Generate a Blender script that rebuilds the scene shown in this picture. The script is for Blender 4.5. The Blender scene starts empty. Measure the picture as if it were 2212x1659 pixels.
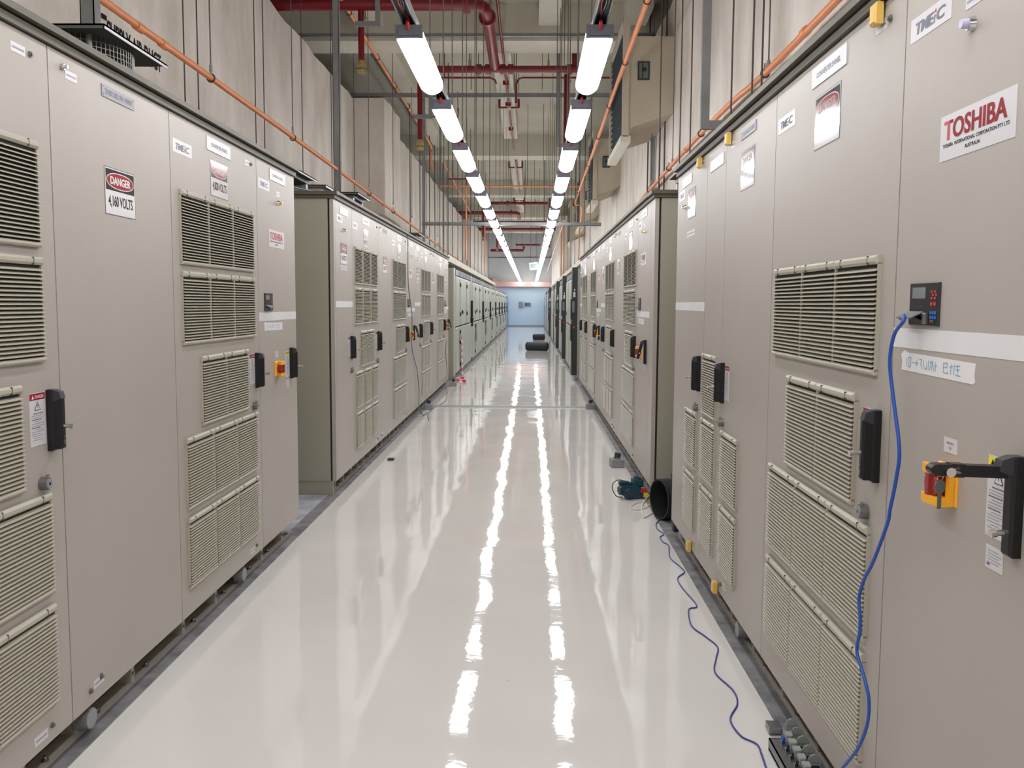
import bpy, math, random
from mathutils import Vector, Matrix
random.seed(7)
scene = bpy.context.scene
COL = scene.collection
PI = math.pi

# ---------------------------------------------------------------- camera
cam_data = bpy.data.cameras.new('camera')
cam = bpy.data.objects.new('camera', cam_data)
COL.objects.link(cam)
cam_data.sensor_width = 36.0
cam_data.lens = 36.0 * 1950.0 / 2212.0
cam_data.clip_start = 0.02
cam_data.clip_end = 200
R0 = (0.99977754, 0.02042876, 0.00524814)
R1 = (0.00702892, -0.08809904, -0.99608692)
R2 = (-0.01988647, 0.99590222, -0.08822304)
cam.matrix_world = Matrix(((R0[0], -R1[0], -R2[0], 0), (R0[1], -R1[1], -R2[1], 0), (R0[2], -R1[2], -R2[2], 1.5), (0, 0, 0, 1)))
scene.camera = cam

# ---------------------------------------------------------------- world and exposure
world = bpy.data.worlds.new('world')
scene.world = world
world.use_nodes = True
world.node_tree.nodes['Background'].inputs[0].default_value = (0.8, 0.85, 0.9, 1)
world.node_tree.nodes['Background'].inputs[1].default_value = 0.02
scene.view_settings.view_transform = 'Standard'
scene.view_settings.look = 'None'
scene.view_settings.gamma = 1.0
scene.view_settings.use_curve_mapping = False
scene.view_settings.exposure = 0.0
TUBE_STRENGTH = 19.0
scene.cycles.use_light_tree = True
scene.cycles.max_bounces = 8
scene.cycles.diffuse_bounces = 5
scene.cycles.glossy_bounces = 4
scene.cycles.sample_clamp_indirect = 15.0
scene.cycles.caustics_reflective = False
scene.cycles.caustics_refractive = False

# ---------------------------------------------------------------- materials
def srgb(r, g, b):
    def f(c):
        c /= 255.0
        return c / 12.92 if c <= 0.04045 else ((c + 0.055) / 1.055) ** 2.4
    return (f(r), f(g), f(b), 1.0)

def mat(name, col, rough=0.5, metal=0.0, spec=0.5, noise=0.0, nscale=8.0, stretch=(1, 1, 1), bump=0.0, bscale=200.0, col2=None, coat=0.0, emit=0.0, bdist=0.01, pos=(0.35, 0.65)):
    m = bpy.data.materials.new(name)
    m.use_nodes = True
    nt = m.node_tree
    b = nt.nodes['Principled BSDF']
    c = srgb(*col)
    b.inputs['Base Color'].default_value = c
    b.inputs['Roughness'].default_value = rough
    b.inputs['Metallic'].default_value = metal
    b.inputs['Specular IOR Level'].default_value = spec
    b.inputs['Coat Weight'].default_value = coat
    if emit:
        b.inputs['Emission Color'].default_value = c
        b.inputs['Emission Strength'].default_value = emit
    if noise or col2 or bump:
        tc = nt.nodes.new('ShaderNodeTexCoord')
        mp = nt.nodes.new('ShaderNodeMapping')
        mp.inputs['Scale'].default_value = stretch
        nt.links.new(tc.outputs['Object'], mp.inputs['Vector'])
    if noise or col2:
        n = nt.nodes.new('ShaderNodeTexNoise')
        n.inputs['Scale'].default_value = nscale
        n.inputs['Detail'].default_value = 5
        nt.links.new(mp.outputs['Vector'], n.inputs['Vector'])
        r = nt.nodes.new('ShaderNodeValToRGB')
        r.color_ramp.elements[0].position = pos[0]
        r.color_ramp.elements[1].position = pos[1]
        c2 = srgb(*col2) if col2 else tuple(x * (1 - noise) for x in c[:3]) + (1,)
        r.color_ramp.elements[0].color = c2
        r.color_ramp.elements[1].color = c
        nt.links.new(n.outputs['Fac'], r.inputs['Fac'])
        nt.links.new(r.outputs['Color'], b.inputs['Base Color'])
    if bump:
        n2 = nt.nodes.new('ShaderNodeTexNoise')
        n2.inputs['Scale'].default_value = bscale
        n2.inputs['Detail'].default_value = 3
        nt.links.new(mp.outputs['Vector'], n2.inputs['Vector'])
        bp = nt.nodes.new('ShaderNodeBump')
        bp.inputs['Strength'].default_value = bump
        bp.inputs['Distance'].default_value = bdist
        nt.links.new(n2.outputs['Fac'], bp.inputs['Height'])
        nt.links.new(bp.outputs['Normal'], b.inputs['Normal'])
    return m

M = {}
M['paint'] = mat('beige_paint', (174, 167, 160), 0.38, spec=0.28, noise=0.05, nscale=1.5, bump=0.25, bscale=260, bdist=0.001)
M['side'] = mat('beige_paint_shaded', (158, 154, 140), 0.45, noise=0.05, nscale=1.5)  # same beige as the doors, darkened to stand for shade on the sides
M['louvre'] = mat('louvre_paint', (176, 171, 156), 0.45)
M['louvre_back'] = mat('louvre_backing', (40, 40, 36), 0.8)
M['olive'] = mat('olive_trim', (86, 82, 68), 0.5)
M['seam'] = mat('dark_gap', (45, 42, 38), 0.8)
M['galv'] = mat('galvanised_steel', (150, 147, 149), 0.55, metal=0.1, col2=(104, 102, 106), nscale=9, pos=(0.35, 0.7))
M['galvl'] = mat('light_galvanised_steel', (150, 152, 155), 0.45, metal=0.3, noise=0.15, nscale=6)
M['chrome'] = mat('chrome', (205, 205, 205), 0.15, metal=1.0)
M['steel'] = mat('grey_steel', (130, 130, 130), 0.35, metal=0.8)
M['black'] = mat('black_plastic', (16, 16, 19), 0.4)
M['dkgrey'] = mat('dark_grey_plastic', (52, 53, 62), 0.4)
M['white'] = mat('white_label', (228, 226, 230), 0.06, coat=0.3)
M['ivory'] = mat('ivory_label', (208, 206, 210), 0.3, spec=0.35)
M['silver'] = mat('silver_label', (142, 140, 148), 0.4)
M['ink'] = mat('black_ink', (22, 22, 28), 0.12)
M['greyink'] = mat('grey_ink', (95, 97, 112), 0.4)
M['paleink'] = mat('pale_ink', (140, 140, 152), 0.4)
M['red'] = mat('sign_red', (156, 26, 44), 0.12)
M['toshred'] = mat('logo_red', (186, 28, 42), 0.3)
M['blueink'] = mat('blue_marker', (120, 178, 205), 0.5)
M['yellow'] = mat('yellow_plastic', (245, 176, 40), 0.35)
M['signyellow'] = mat('sign_yellow', (236, 222, 50), 0.35)
M['padyellow'] = mat('padlock_yellow', (222, 182, 92), 0.35)
M['redknob'] = mat('dull_red_knob', (150, 48, 46), 0.4)
M['tape'] = mat('masking_tape', (224, 224, 226), 0.4, noise=0.05, nscale=4)
M['tapew'] = mat('paper_tape', (226, 224, 224), 0.5)
M['screen'] = mat('lcd_screen', (120, 128, 132), 0.2)
M['btnred'] = mat('red_button', (200, 50, 48), 0.4)
M['btnblue'] = mat('blue_button', (45, 110, 200), 0.4)
M['btngreen'] = mat('green_button', (50, 140, 80), 0.4)
M['lampw'] = mat('pale_lamp', (200, 195, 225), 0.15)
M['lampo'] = mat('orange_lamp', (240, 175, 90), 0.2)
M['orange'] = mat('orange_conduit', (238, 152, 104), 0.45, noise=0.08, nscale=5)
M['redpipe'] = mat('red_pipe', (128, 22, 36), 0.35, noise=0.12, nscale=4)
M['brass'] = mat('brass', (185, 165, 115), 0.35, metal=0.6)
M['rod'] = mat('threaded_rod', (105, 105, 105), 0.5, metal=0.5)
M['darkrod'] = mat('dark_wire', (78, 76, 75), 0.6)
M['bluecable'] = mat('blue_cable', (28, 78, 168), 0.4)
M['blueth'] = mat('dark_blue_cable', (58, 66, 140), 0.45)
M['whitecable'] = mat('white_cable', (218, 216, 208), 0.5)
M['greycable'] = mat('grey_cable', (110, 112, 112), 0.5)
M['blackpipe'] = mat('black_rubber_pipe', (26, 26, 30), 0.5)
M['blackin'] = mat('black_pipe_inside', (20, 20, 22), 0.7)
M['teal'] = mat('teal_tool_plastic', (26, 68, 84), 0.45)
M['hazred'] = mat('barrier_tape_red', (214, 60, 100), 0.4)
M['hazwhite'] = mat('barrier_tape_white', (238, 232, 234), 0.4)
M['swg'] = mat('switchgear_paint', (182, 184, 174), 0.35, noise=0.04, nscale=1.0)
M['swgrail'] = mat('switchgear_rail', (150, 155, 150), 0.45)
M['swghead'] = mat('switchgear_header', (108, 110, 122), 0.45)
M['swgblack'] = mat('switchgear_black', (44, 45, 50), 0.4)
M['bluelabel'] = mat('pale_blue_label', (150, 172, 214), 0.3)
M['bluepanel'] = mat('blue_panel_paint', (92, 130, 190), 0.4)
M['endblue'] = mat('end_wall_paint', (204, 224, 230), 0.5)
M['endgrey'] = mat('end_wall_grey', (205, 208, 208), 0.6, noise=0.08, nscale=1.0)
M['paleorange'] = mat('pale_orange_duct', (222, 180, 168), 0.5)
M['green'] = mat('exit_green', (52, 140, 110), 0.4)
M['mesh'] = mat('fan_mesh_wire', (150, 150, 146), 0.4, metal=0.5)
M['lid'] = mat('fan_lid', (98, 100, 98), 0.5, metal=0.2)
M['fandark'] = mat('fan_interior', (38, 40, 42), 0.7)
M['hopper'] = mat('duct_render', (196, 186, 168), 0.8, noise=0.12, nscale=1.6)
M['grille'] = mat('dark_grille', (34, 48, 56), 0.6)
M['ceil'] = mat('ceiling_concrete', (192, 187, 172), 0.85, noise=0.12, nscale=0.8)
M['beam'] = mat('beam_concrete', (212, 208, 194), 0.7, noise=0.08, nscale=1.2)
M['tray'] = mat('cable_tray_paint', (164, 160, 144), 0.5)

def concrete(name, ca, cb):
    m = bpy.data.materials.new(name)
    m.use_nodes = True
    nt = m.node_tree
    b = nt.nodes['Principled BSDF']
    b.inputs['Roughness'].default_value = 0.85
    tc = nt.nodes.new('ShaderNodeTexCoord')
    mp = nt.nodes.new('ShaderNodeMapping'); mp.inputs['Scale'].default_value = (1.0, 1.0, 0.45)
    nt.links.new(tc.outputs['Object'], mp.inputs['Vector'])
    n = nt.nodes.new('ShaderNodeTexNoise'); n.inputs['Scale'].default_value = 1.6; n.inputs['Detail'].default_value = 8; n.inputs['Roughness'].default_value = 0.6
    nt.links.new(mp.outputs['Vector'], n.inputs['Vector'])
    r = nt.nodes.new('ShaderNodeValToRGB')
    r.color_ramp.elements[0].position = 0.32; r.color_ramp.elements[0].color = srgb(*cb)
    r.color_ramp.elements[1].position = 0.66; r.color_ramp.elements[1].color = srgb(*ca)
    nt.links.new(n.outputs['Fac'], r.inputs['Fac'])
    # vertical shuttering joints every 0.9 m along the wall
    w = nt.nodes.new('ShaderNodeTexWave'); w.wave_type = 'BANDS'; w.bands_direction = 'Y'; w.wave_profile = 'SAW'
    w.inputs['Scale'].default_value = 0.35; w.inputs['Distortion'].default_value = 0.15
    nt.links.new(tc.outputs['Object'], w.inputs['Vector'])
    r2 = nt.nodes.new('ShaderNodeValToRGB')
    r2.color_ramp.elements[0].position = 0.0; r2.color_ramp.elements[0].color = (0.82, 0.82, 0.82, 1)
    r2.color_ramp.elements[1].position = 0.025; r2.color_ramp.elements[1].color = (1, 1, 1, 1)
    nt.links.new(w.outputs['Fac'], r2.inputs['Fac'])
    mx = nt.nodes.new('ShaderNodeMix'); mx.data_type = 'RGBA'; mx.blend_type = 'MULTIPLY'; mx.inputs[0].default_value = 0.35
    nt.links.new(r.outputs['Color'], mx.inputs[6]); nt.links.new(r2.outputs['Color'], mx.inputs[7])
    nt.links.new(mx.outputs[2], b.inputs['Base Color'])
    bp = nt.nodes.new('ShaderNodeBump'); bp.inputs['Strength'].default_value = 0.2; bp.inputs['Distance'].default_value = 0.015
    nt.links.new(n.outputs['Fac'], bp.inputs['Height']); nt.links.new(bp.outputs['Normal'], b.inputs['Normal'])
    return m
M['wall'] = concrete('board_concrete', (232, 225, 218), (200, 191, 181))

def floor_mat():
    m = bpy.data.materials.new('epoxy_floor')
    m.use_nodes = True
    nt = m.node_tree
    b = nt.nodes['Principled BSDF']
    b.inputs['Roughness'].default_value = 0.035
    b.inputs['Specular IOR Level'].default_value = 0.5
    tc = nt.nodes.new('ShaderNodeTexCoord')
    n = nt.nodes.new('ShaderNodeTexNoise'); n.inputs['Scale'].default_value = 0.7; n.inputs['Detail'].default_value = 6
    nt.links.new(tc.outputs['Object'], n.inputs['Vector'])
    r = nt.nodes.new('ShaderNodeValToRGB')
    r.color_ramp.elements[0].position = 0.3; r.color_ramp.elements[0].color = srgb(222, 218, 215)
    r.color_ramp.elements[1].position = 0.7; r.color_ramp.elements[1].color = srgb(230, 226, 223)
    nt.links.new(n.outputs['Fac'], r.inputs['Fac'])
    # sparse grey scuffs
    v = nt.nodes.new('ShaderNodeTexNoise'); v.inputs['Scale'].default_value = 9; v.inputs['Detail'].default_value = 4
    nt.links.new(tc.outputs['Object'], v.inputs['Vector'])
    r3 = nt.nodes.new('ShaderNodeValToRGB')
    r3.color_ramp.elements[0].position = 0.73; r3.color_ramp.elements[0].color = (1, 1, 1, 1)
    r3.color_ramp.elements[1].position = 0.80; r3.color_ramp.elements[1].color = (0.75, 0.75, 0.76, 1)
    nt.links.new(v.outputs['Fac'], r3.inputs['Fac'])
    mx = nt.nodes.new('ShaderNodeMix'); mx.data_type = 'RGBA'; mx.blend_type = 'MULTIPLY'; mx.inputs[0].default_value = 1
    nt.links.new(r.outputs['Color'], mx.inputs[6]); nt.links.new(r3.outputs['Color'], mx.inputs[7])
    nt.links.new(mx.outputs[2], b.inputs['Base Color'])
    # gentle trowel waves
    n2 = nt.nodes.new('ShaderNodeTexNoise'); n2.inputs['Scale'].default_value = 1.7; n2.inputs['Detail'].default_value = 1.0
    nt.links.new(tc.outputs['Object'], n2.inputs['Vector'])
    bp = nt.nodes.new('ShaderNodeBump'); bp.inputs['Strength'].default_value = 0.5; bp.inputs['Distance'].default_value = 0.010
    nt.links.new(n2.outputs['Fac'], bp.inputs['Height'])
    n3 = nt.nodes.new('ShaderNodeTexNoise'); n3.inputs['Scale'].default_value = 16; n3.inputs['Detail'].default_value = 2
    nt.links.new(tc.outputs['Object'], n3.inputs['Vector'])
    bp3 = nt.nodes.new('ShaderNodeBump'); bp3.inputs['Strength'].default_value = 0.5; bp3.inputs['Distance'].default_value = 0.0006
    nt.links.new(n3.outputs['Fac'], bp3.inputs['Height']); nt.links.new(bp.outputs['Normal'], bp3.inputs['Normal']); nt.links.new(bp3.outputs['Normal'], b.inputs['Normal'])
    return m
M['floor'] = floor_mat()

def tube_mat():
    m = bpy.data.materials.new('tube_diffuser')
    m.use_nodes = True
    nt = m.node_tree
    for n in list(nt.nodes): nt.nodes.remove(n)
    o = nt.nodes.new('ShaderNodeOutputMaterial'); e = nt.nodes.new('ShaderNodeEmission')
    e.inputs[0].default_value = (0.98, 0.985, 1.0, 1); e.inputs[1].default_value = TUBE_STRENGTH
    nt.links.new(e.outputs[0], o.inputs[0])
    return m
M['tube'] = tube_mat()

# ---------------------------------------------------------------- mesh builder
_text = {}
def text_geo(txt, style=None):
    k = txt
    if k in _text: return _text[k]
    cu = bpy.data.curves.new('t', 'FONT'); cu.body = txt; cu.resolution_u = 3; cu.offset = 0.018
    o = bpy.data.objects.new('t', cu); COL.objects.link(o)
    dg = bpy.context.evaluated_depsgraph_get()
    me = bpy.data.meshes.new_from_object(o.evaluated_get(dg))
    vs = [tuple(v.co) for v in me.vertices]; fs = [tuple(p.vertices) for p in me.polygons]
    bpy.data.objects.remove(o); bpy.data.meshes.remove(me); bpy.data.curves.remove(cu)
    if vs:
        x0 = min(v[0] for v in vs); x1 = max(v[0] for v in vs); y0 = min(v[1] for v in vs); y1 = max(v[1] for v in vs)
        vs = [((v[0] - x0) / (x1 - x0), (v[1] - y0) / (y1 - y0)) for v in vs]
    _text[k] = (vs, fs)
    return _text[k]

class MB:
    def __init__(s):
        s.v = []; s.f = []; s.m = []; s.mats = []; s.sm = []
    def mi(s, name):
        if name not in s.mats: s.mats.append(name)
        return s.mats.index(name)
    def add(s, vs, fs, m, smooth=False):
        o = len(s.v); k = s.mi(m)
        s.v += [tuple(v) for v in vs]
        for f in fs:
            s.f.append(tuple(i + o for i in f)); s.m.append(k); s.sm.append(smooth)
        return s
    def box(s, x0, x1, y0, y1, z0, z1, m):
        vs = [(x0, y0, z0), (x1, y0, z0), (x1, y1, z0), (x0, y1, z0), (x0, y0, z1), (x1, y0, z1), (x1, y1, z1), (x0, y1, z1)]
        return s.add(vs, [(0, 3, 2, 1), (4, 5, 6, 7), (0, 1, 5, 4), (1, 2, 6, 5), (2, 3, 7, 6), (3, 0, 4, 7)], m)
    def bev(s, x0, x1, y0, y1, z0, z1, m, b=0.004):
        # box whose front (-y) face is chamfered
        vs = [(x0, y1, z0), (x1, y1, z0), (x1, y1, z1), (x0, y1, z1),
              (x0, y0 + b, z0), (x1, y0 + b, z0), (x1, y0 + b, z1), (x0, y0 + b, z1),
              (x0 + b, y0, z0 + b), (x1 - b, y0, z0 + b), (x1 - b, y0, z1 - b), (x0 + b, y0, z1 - b)]
        fs = [(0, 3, 2, 1)]
        for a, c in ((0, 4), (4, 8)):
            for i in range(4):
                j = (i + 1) % 4
                fs.append((a + i, a + j, c + j, c + i))
        fs.append((8, 9, 10, 11))
        return s.add(vs, fs, m)
    def prism(s, pts, axis, a, b, m, smooth=False):
        # pts: 2D outline; extruded along axis from a to b
        def P(p, t):
            return {'x': (t, p[0], p[1]), 'y': (p[0], t, p[1]), 'z': (p[0], p[1], t)}[axis]
        n = len(pts)
        vs = [P(p, a) for p in pts] + [P(p, b) for p in pts]
        fs = [tuple(range(n))[::-1], tuple(range(n, 2 * n))]
        k = s.add(vs, fs, m)
        o = len(s.v) - 2 * n
        for i in range(n):
            j = (i + 1) % n
            s.f.append((o + i, o + j, o + n + j, o + n + i)); s.m.append(s.mi(m)); s.sm.append(smooth)
        return s
    def cyl(s, p, q, r, m, n=16, r2=None, caps=True):
        p = Vector(p); q = Vector(q); d = (q - p).normalized()
        u = d.orthogonal().normalized(); w = d.cross(u)
        r2 = r if r2 is None else r2
        vs = []
        for c, rr in ((p, r), (q, r2)):
            for i in range(n):
                a = 2 * PI * i / n
                vs.append(c + u * math.cos(a) * rr + w * math.sin(a) * rr)
        fs = [(i, (i + 1) % n, n + (i + 1) % n, n + i) for i in range(n)]
        s.add(vs, fs, m, True)
        if caps:
            s.add(vs[:n], [tuple(range(n))[::-1]], m); s.add(vs[n:], [tuple(range(n))], m)
        return s
    def tube(s, pts, r, m, n=8, closed=False):
        pts = [Vector(p) for p in pts]
        N = len(pts); vs = []; prev = None
        for i, p in enumerate(pts):
            if closed: d = pts[(i + 1) % N] - pts[i - 1]
            else: d = pts[min(i + 1, N - 1)] - pts[max(i - 1, 0)]
            d.normalize()
            if prev is None: u = d.orthogonal().normalized()
            else:
                u = prev - d * prev.dot(d)
                u = u.normalized() if u.length > 1e-6 else d.orthogonal().normalized()
            prev = u; w = d.cross(u)
            for k in range(n):
                a = 2 * PI * k / n
                vs.append(p + u * math.cos(a) * r + w * math.sin(a) * r)
        fs = []
        for i in range(N if closed else N - 1):
            j = (i + 1) % N
            for k in range(n):
                l = (k + 1) % n
                fs.append((i * n + k, i * n + l, j * n + l, j * n + k))
        s.add(vs, fs, m, True)
        if not closed:
            s.add(vs[:n], [tuple(range(n))[::-1]], m); s.add(vs[-n:], [tuple(range(n))], m)
        return s
    def ring(s, c, R, r, m, axis='y', n=20, k=8):
        pts = []
        for i in range(n):
            a = 2 * PI * i / n; ca, sa = math.cos(a) * R, math.sin(a) * R
            pts.append({'y': (c[0] + ca, c[1], c[2] + sa), 'x': (c[0], c[1] + ca, c[2] + sa), 'z': (c[0] + ca, c[1] + sa, c[2])}[axis])
        return s.tube(pts, r, m, k, True)
    def pipe(s, p, q, ro, ri, m, mi, n=40):
        p = Vector(p); q = Vector(q); d = (q - p).normalized(); u = d.orthogonal().normalized(); w = d.cross(u)
        def c(P, R): return [P + u * math.cos(2 * PI * i / n) * R + w * math.sin(2 * PI * i / n) * R for i in range(n)]
        a, b, e, f = c(p, ro), c(q, ro), c(p, ri), c(q, ri)
        q4 = [(i, (i + 1) % n, n + (i + 1) % n, n + i) for i in range(n)]
        s.add(a + b, q4, m, True); s.add(e + f, [t[::-1] for t in q4], mi, True)
        s.add(a + e, [t[::-1] for t in q4], m); s.add(b + f, q4, m)
        return s
    def rect(s, x0, x1, z0, z1, y, m):
        return s.add([(x0, y, z0), (x1, y, z0), (x1, y, z1), (x0, y, z1)], [(0, 1, 2, 3)], m)
    def oval(s, cx, cz, rx, rz, y, m, n=28, p=2.0):
        vs = []
        for i in range(n):
            a = 2 * PI * i / n; c, t = math.cos(a), math.sin(a)
            vs.append((cx + rx * math.copysign(abs(c) ** (2 / p), c), y, cz + rz * math.copysign(abs(t) ** (2 / p), t)))
        return s.add(vs, [tuple(range(n))], m)
    def text(s, txt, x0, x1, z0, z1, y, m, slant=0.0):
        vs, fs = text_geo(txt)
        return s.add([(x0 + (x1 - x0) * v[0] + slant * (v[1]) * (z1 - z0), y, z0 + (z1 - z0) * v[1]) for v in vs], fs, m)
    def mesh(s, name):
        me = bpy.data.meshes.new(name)
        me.from_pydata(s.v, [], s.f)
        for k in s.mats: me.materials.append(M[k])
        me.polygons.foreach_set('material_index', s.m)
        me.polygons.foreach_set('use_smooth', s.sm)
        me.update()
        return me

cache = {}
def cm(key, fn):
    if key not in cache: cache[key] = fn().mesh(key.split('|')[0])
    return cache[key]

def part(parent, name, me, loc=(0, 0, 0), rot=(0, 0, 0), label=None):
    if isinstance(me, MB): me = me.mesh(name)
    o = bpy.data.objects.new(name, me)
    COL.objects.link(o)
    o.parent = parent; o.location = loc; o.rotation_euler = rot
    if label: o['label'] = label
    return o

def thing(name, label, cat, loc=(0, 0, 0), rz=0.0, group=None, me=None):
    if isinstance(me, MB): me = me.mesh(name)
    o = bpy.data.objects.new(name, me)
    COL.objects.link(o)
    o.location = loc; o.rotation_euler = (0, 0, rz)
    o['label'] = label; o['category'] = cat
    if group: o['group'] = group
    if me is None: o.empty_display_size = 0.1
    return o

def struct(name, mb, parent=None, label=None):
    o = bpy.data.objects.new(name, mb.mesh(name))
    COL.objects.link(o)
    if parent: o.parent = parent
    else: o['kind'] = 'structure'
    if label: o['label'] = label
    return o

def smooth(pts, sub=6, closed=False):
    P = [Vector(p) for p in pts]; n = len(P); out = []
    for i in range(n - 1):
        a, b, c, d = P[max(i - 1, 0)], P[i], P[i + 1], P[min(i + 2, n - 1)]
        for k in range(sub):
            t = k / sub
            out.append(0.5 * ((2 * b) + (c - a) * t + (2 * a - 5 * b + 4 * c - d) * t * t + (3 * b - a - 3 * c + d) * t ** 3))
    out.append(P[-1])
    return out

XL, XR = -1.5, 0.92          # front planes of the two cabinet rows
ZB, ZT = 0.12, 2.29          # door bottom / door top
WL1, WL3, WR, WT = -3.6, -3.29, 1.97, 5.60
CEIL = 6.5

# ---------------------------------------------------------------- the room
fl = MB().box(-8, 6, -8, 61.2, -0.2, 0.0, 'floor')
struct('floor', fl, label='glossy off-white epoxy floor')
ce = MB().box(-8, 6, -8, 61.2, CEIL, CEIL + 0.2, 'ceil')
ceiling = struct('ceiling', ce)
for Y0, Y1, zb in ((3.4, 4.2, 5.9), (15.6, 16.35, 5.9), (27.4, 28.2, 5.9), (37.2, 38.0, 5.9), (46.6, 47.6, 5.9), (55.8, 56.8, 5.9)):
    struct('beam', MB().box(-7.9, 5.9, Y0, Y1, zb, CEIL, 'beam'), ceiling)
for x0, x1, Y0, Y1 in ((0.10, 0.46, 4.2, 15.6), (-0.77, -0.40, 16.35, 26.0), (-0.72, -0.34, 28.2, 37.2), (-2.95, -2.5, 4.2, 15.6), (-2.9, -2.55, 16.35, 27.4), (1.5, 1.9, 4.2, 15.6), (0.95, 1.3, 16.35, 27.4), (-0.7, -0.35, 38.0, 46.6)):
    struct('rib', MB().box(x0, x1, Y0, Y1, 6.15, CEIL, 'beam'), ceiling)
def ragged_wall(xf, xb, Y0, Y1, zt, mname, step=0.35, amp=0.035):
    # wall slab from xf (aisle face) to xb with a rough, hand finished top edge
    mb = MB(); n = max(2, int((Y1 - Y0) / step)); rnd = random.Random(int(Y0 * 10))
    ys = [Y0 + (Y1 - Y0) * i / n for i in range(n + 1)]; zs = [zt + rnd.uniform(-amp, amp) for _ in ys]
    vs = []
    for y, z in zip(ys, zs):
        vs += [(xf, y, 0), (xb, y, 0), (xf, y, z), (xb, y, z)]
    fs = []
    for i in range(n):
        a, b = 4 * i, 4 * i + 4
        fs += [(a, b, b + 2, a + 2), (a + 1, a + 3, b + 3, b + 1), (a + 2, b + 2, b + 3, a + 3)]
    fs += [(0, 2, 3, 1), (4 * n, 4 * n + 1, 4 * n + 3, 4 * n + 2)]
    return mb.add(vs, fs, mname)
wall_left = struct('wall_left', ragged_wall(WL1, WL1 - 0.3, -8, 18.4, WT, 'wall'))
struct('pilaster', ragged_wall(-2.95, -3.9, 18.4, 20.6, WT, 'wall'), wall_left)
struct('wall_section', ragged_wall(WL3, WL3 - 0.3, 20.6, 44.0, WT, 'wall'), wall_left)
struct('wall_section', ragged_wall(-2.9, -3.4, 44.0, 61.2, WT, 'wall'), wall_left)
lt = MB()
vs, fs = text_geo('SUPPLY AIR DUCT')
lt.add([(WL1 + 0.004, 7.80 + 1.12 * v[0], 3.71 + 0.17 * v[1]) for v in vs], fs, 'ink')
lt.box(WL1 + 0.002, WL1 + 0.012, 7.70, 7.78, 3.86, 3.90, 'ink').box(WL1 + 0.002, WL1 + 0.012, 7.60, 7.64, 3.70, 3.90, 'ink')
struct('painted_lettering', lt, wall_left)
wall_right = struct('wall_right', ragged_wall(WR, WR + 0.3, -8, 44.0, WT + 0.17, 'wall'))
struct('wall_section', ragged_wall(1.4, 2.3, 44.0, 61.2, WT + 0.17, 'wall'), wall_right)
struct('wall_far_left', MB().box(-8.2, -8, -8, 61.2, 0, CEIL, 'wall'))
struct('wall_far_right', MB().box(6, 6.2, -8, 61.2, 0, CEIL, 'wall'))
struct('wall_near', MB().box(-8, 6, -8.2, -8, 0, CEIL, 'wall'))
wall_end = struct('wall_end', MB().box(-8, 6, 61.2, 61.4, 0, CEIL, 'endgrey'))
struct('painted_panel', MB().box(-3.2, 1.6, 61.16, 61.2, 0, 2.64, 'endblue').box(-3.2, 1.6, 61.13, 61.16, 0, 0.07, 'swgrail'), wall_end)

# steel floor strips under the cabinet rows
def sill(x0, x1, y0, y1): return MB().box(x0, x1, y0, y1, 0.0, 0.006, 'galv')
struct('trim_1', sill(-2.62, -1.485, 0.3, 58.5), label='galvanised steel floor plate under the left row')
struct('trim_2', sill(0.893, 1.95, -0.6, 58.5), label='galvanised steel floor plate under the right row')

M['plate'] = mat('gap_floor_plate', (186, 190, 198), 0.55, col2=(150, 154, 164), nscale=7)
struct('trim_3', MB().box(-2.6, -1.57, 5.77, 6.90, 0.006, 0.010, 'plate'), label='pale mottled floor plate in the gap of the left row')
struct('trim_4', MB().box(0.98, 1.93, 5.78, 6.79, 0.006, 0.010, 'plate'), label='pale mottled floor plate in the gap of the right row')

# ---------------------------------------------------------------- cabinet parts (local: x to the right, -y towards the aisle)
def louvre_mb(w=0.333, h=0.318, pitch=0.0127):
    mb = MB()
    mb.box(0.004, w - 0.004, -0.004, 0, 0, h, 'louvre_back')
    mb.bev(0, w, -0.018, 0, h - 0.024, h, 'louvre', 0.007)
    for nx in (0.06, w - 0.06): mb.box(nx - 0.0015, nx + 0.0015, -0.0186, -0.012, h - 0.024, h - 0.001, 'olive')
    mb.bev(0, w, -0.016, 0, 0, 0.016, 'louvre', 0.006)
    mb.box(0, 0.006, -0.010, 0, 0.01, h - 0.02, 'louvre').box(w - 0.006, w, -0.010, 0, 0.01, h - 0.02, 'louvre')
    z = 0.022
    while z < h - 0.034:
        pts = [(-0.001, z + 0.0095), (-0.017, z + 0.002), (-0.017, z - 0.0006), (-0.001, z + 0.0045)]
        mb.prism(pts, 'x', 0.002, w - 0.002, 'louvre')
        z += pitch
    return mb
LOUV = lambda: cm('louvre_panel', louvre_mb)

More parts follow.
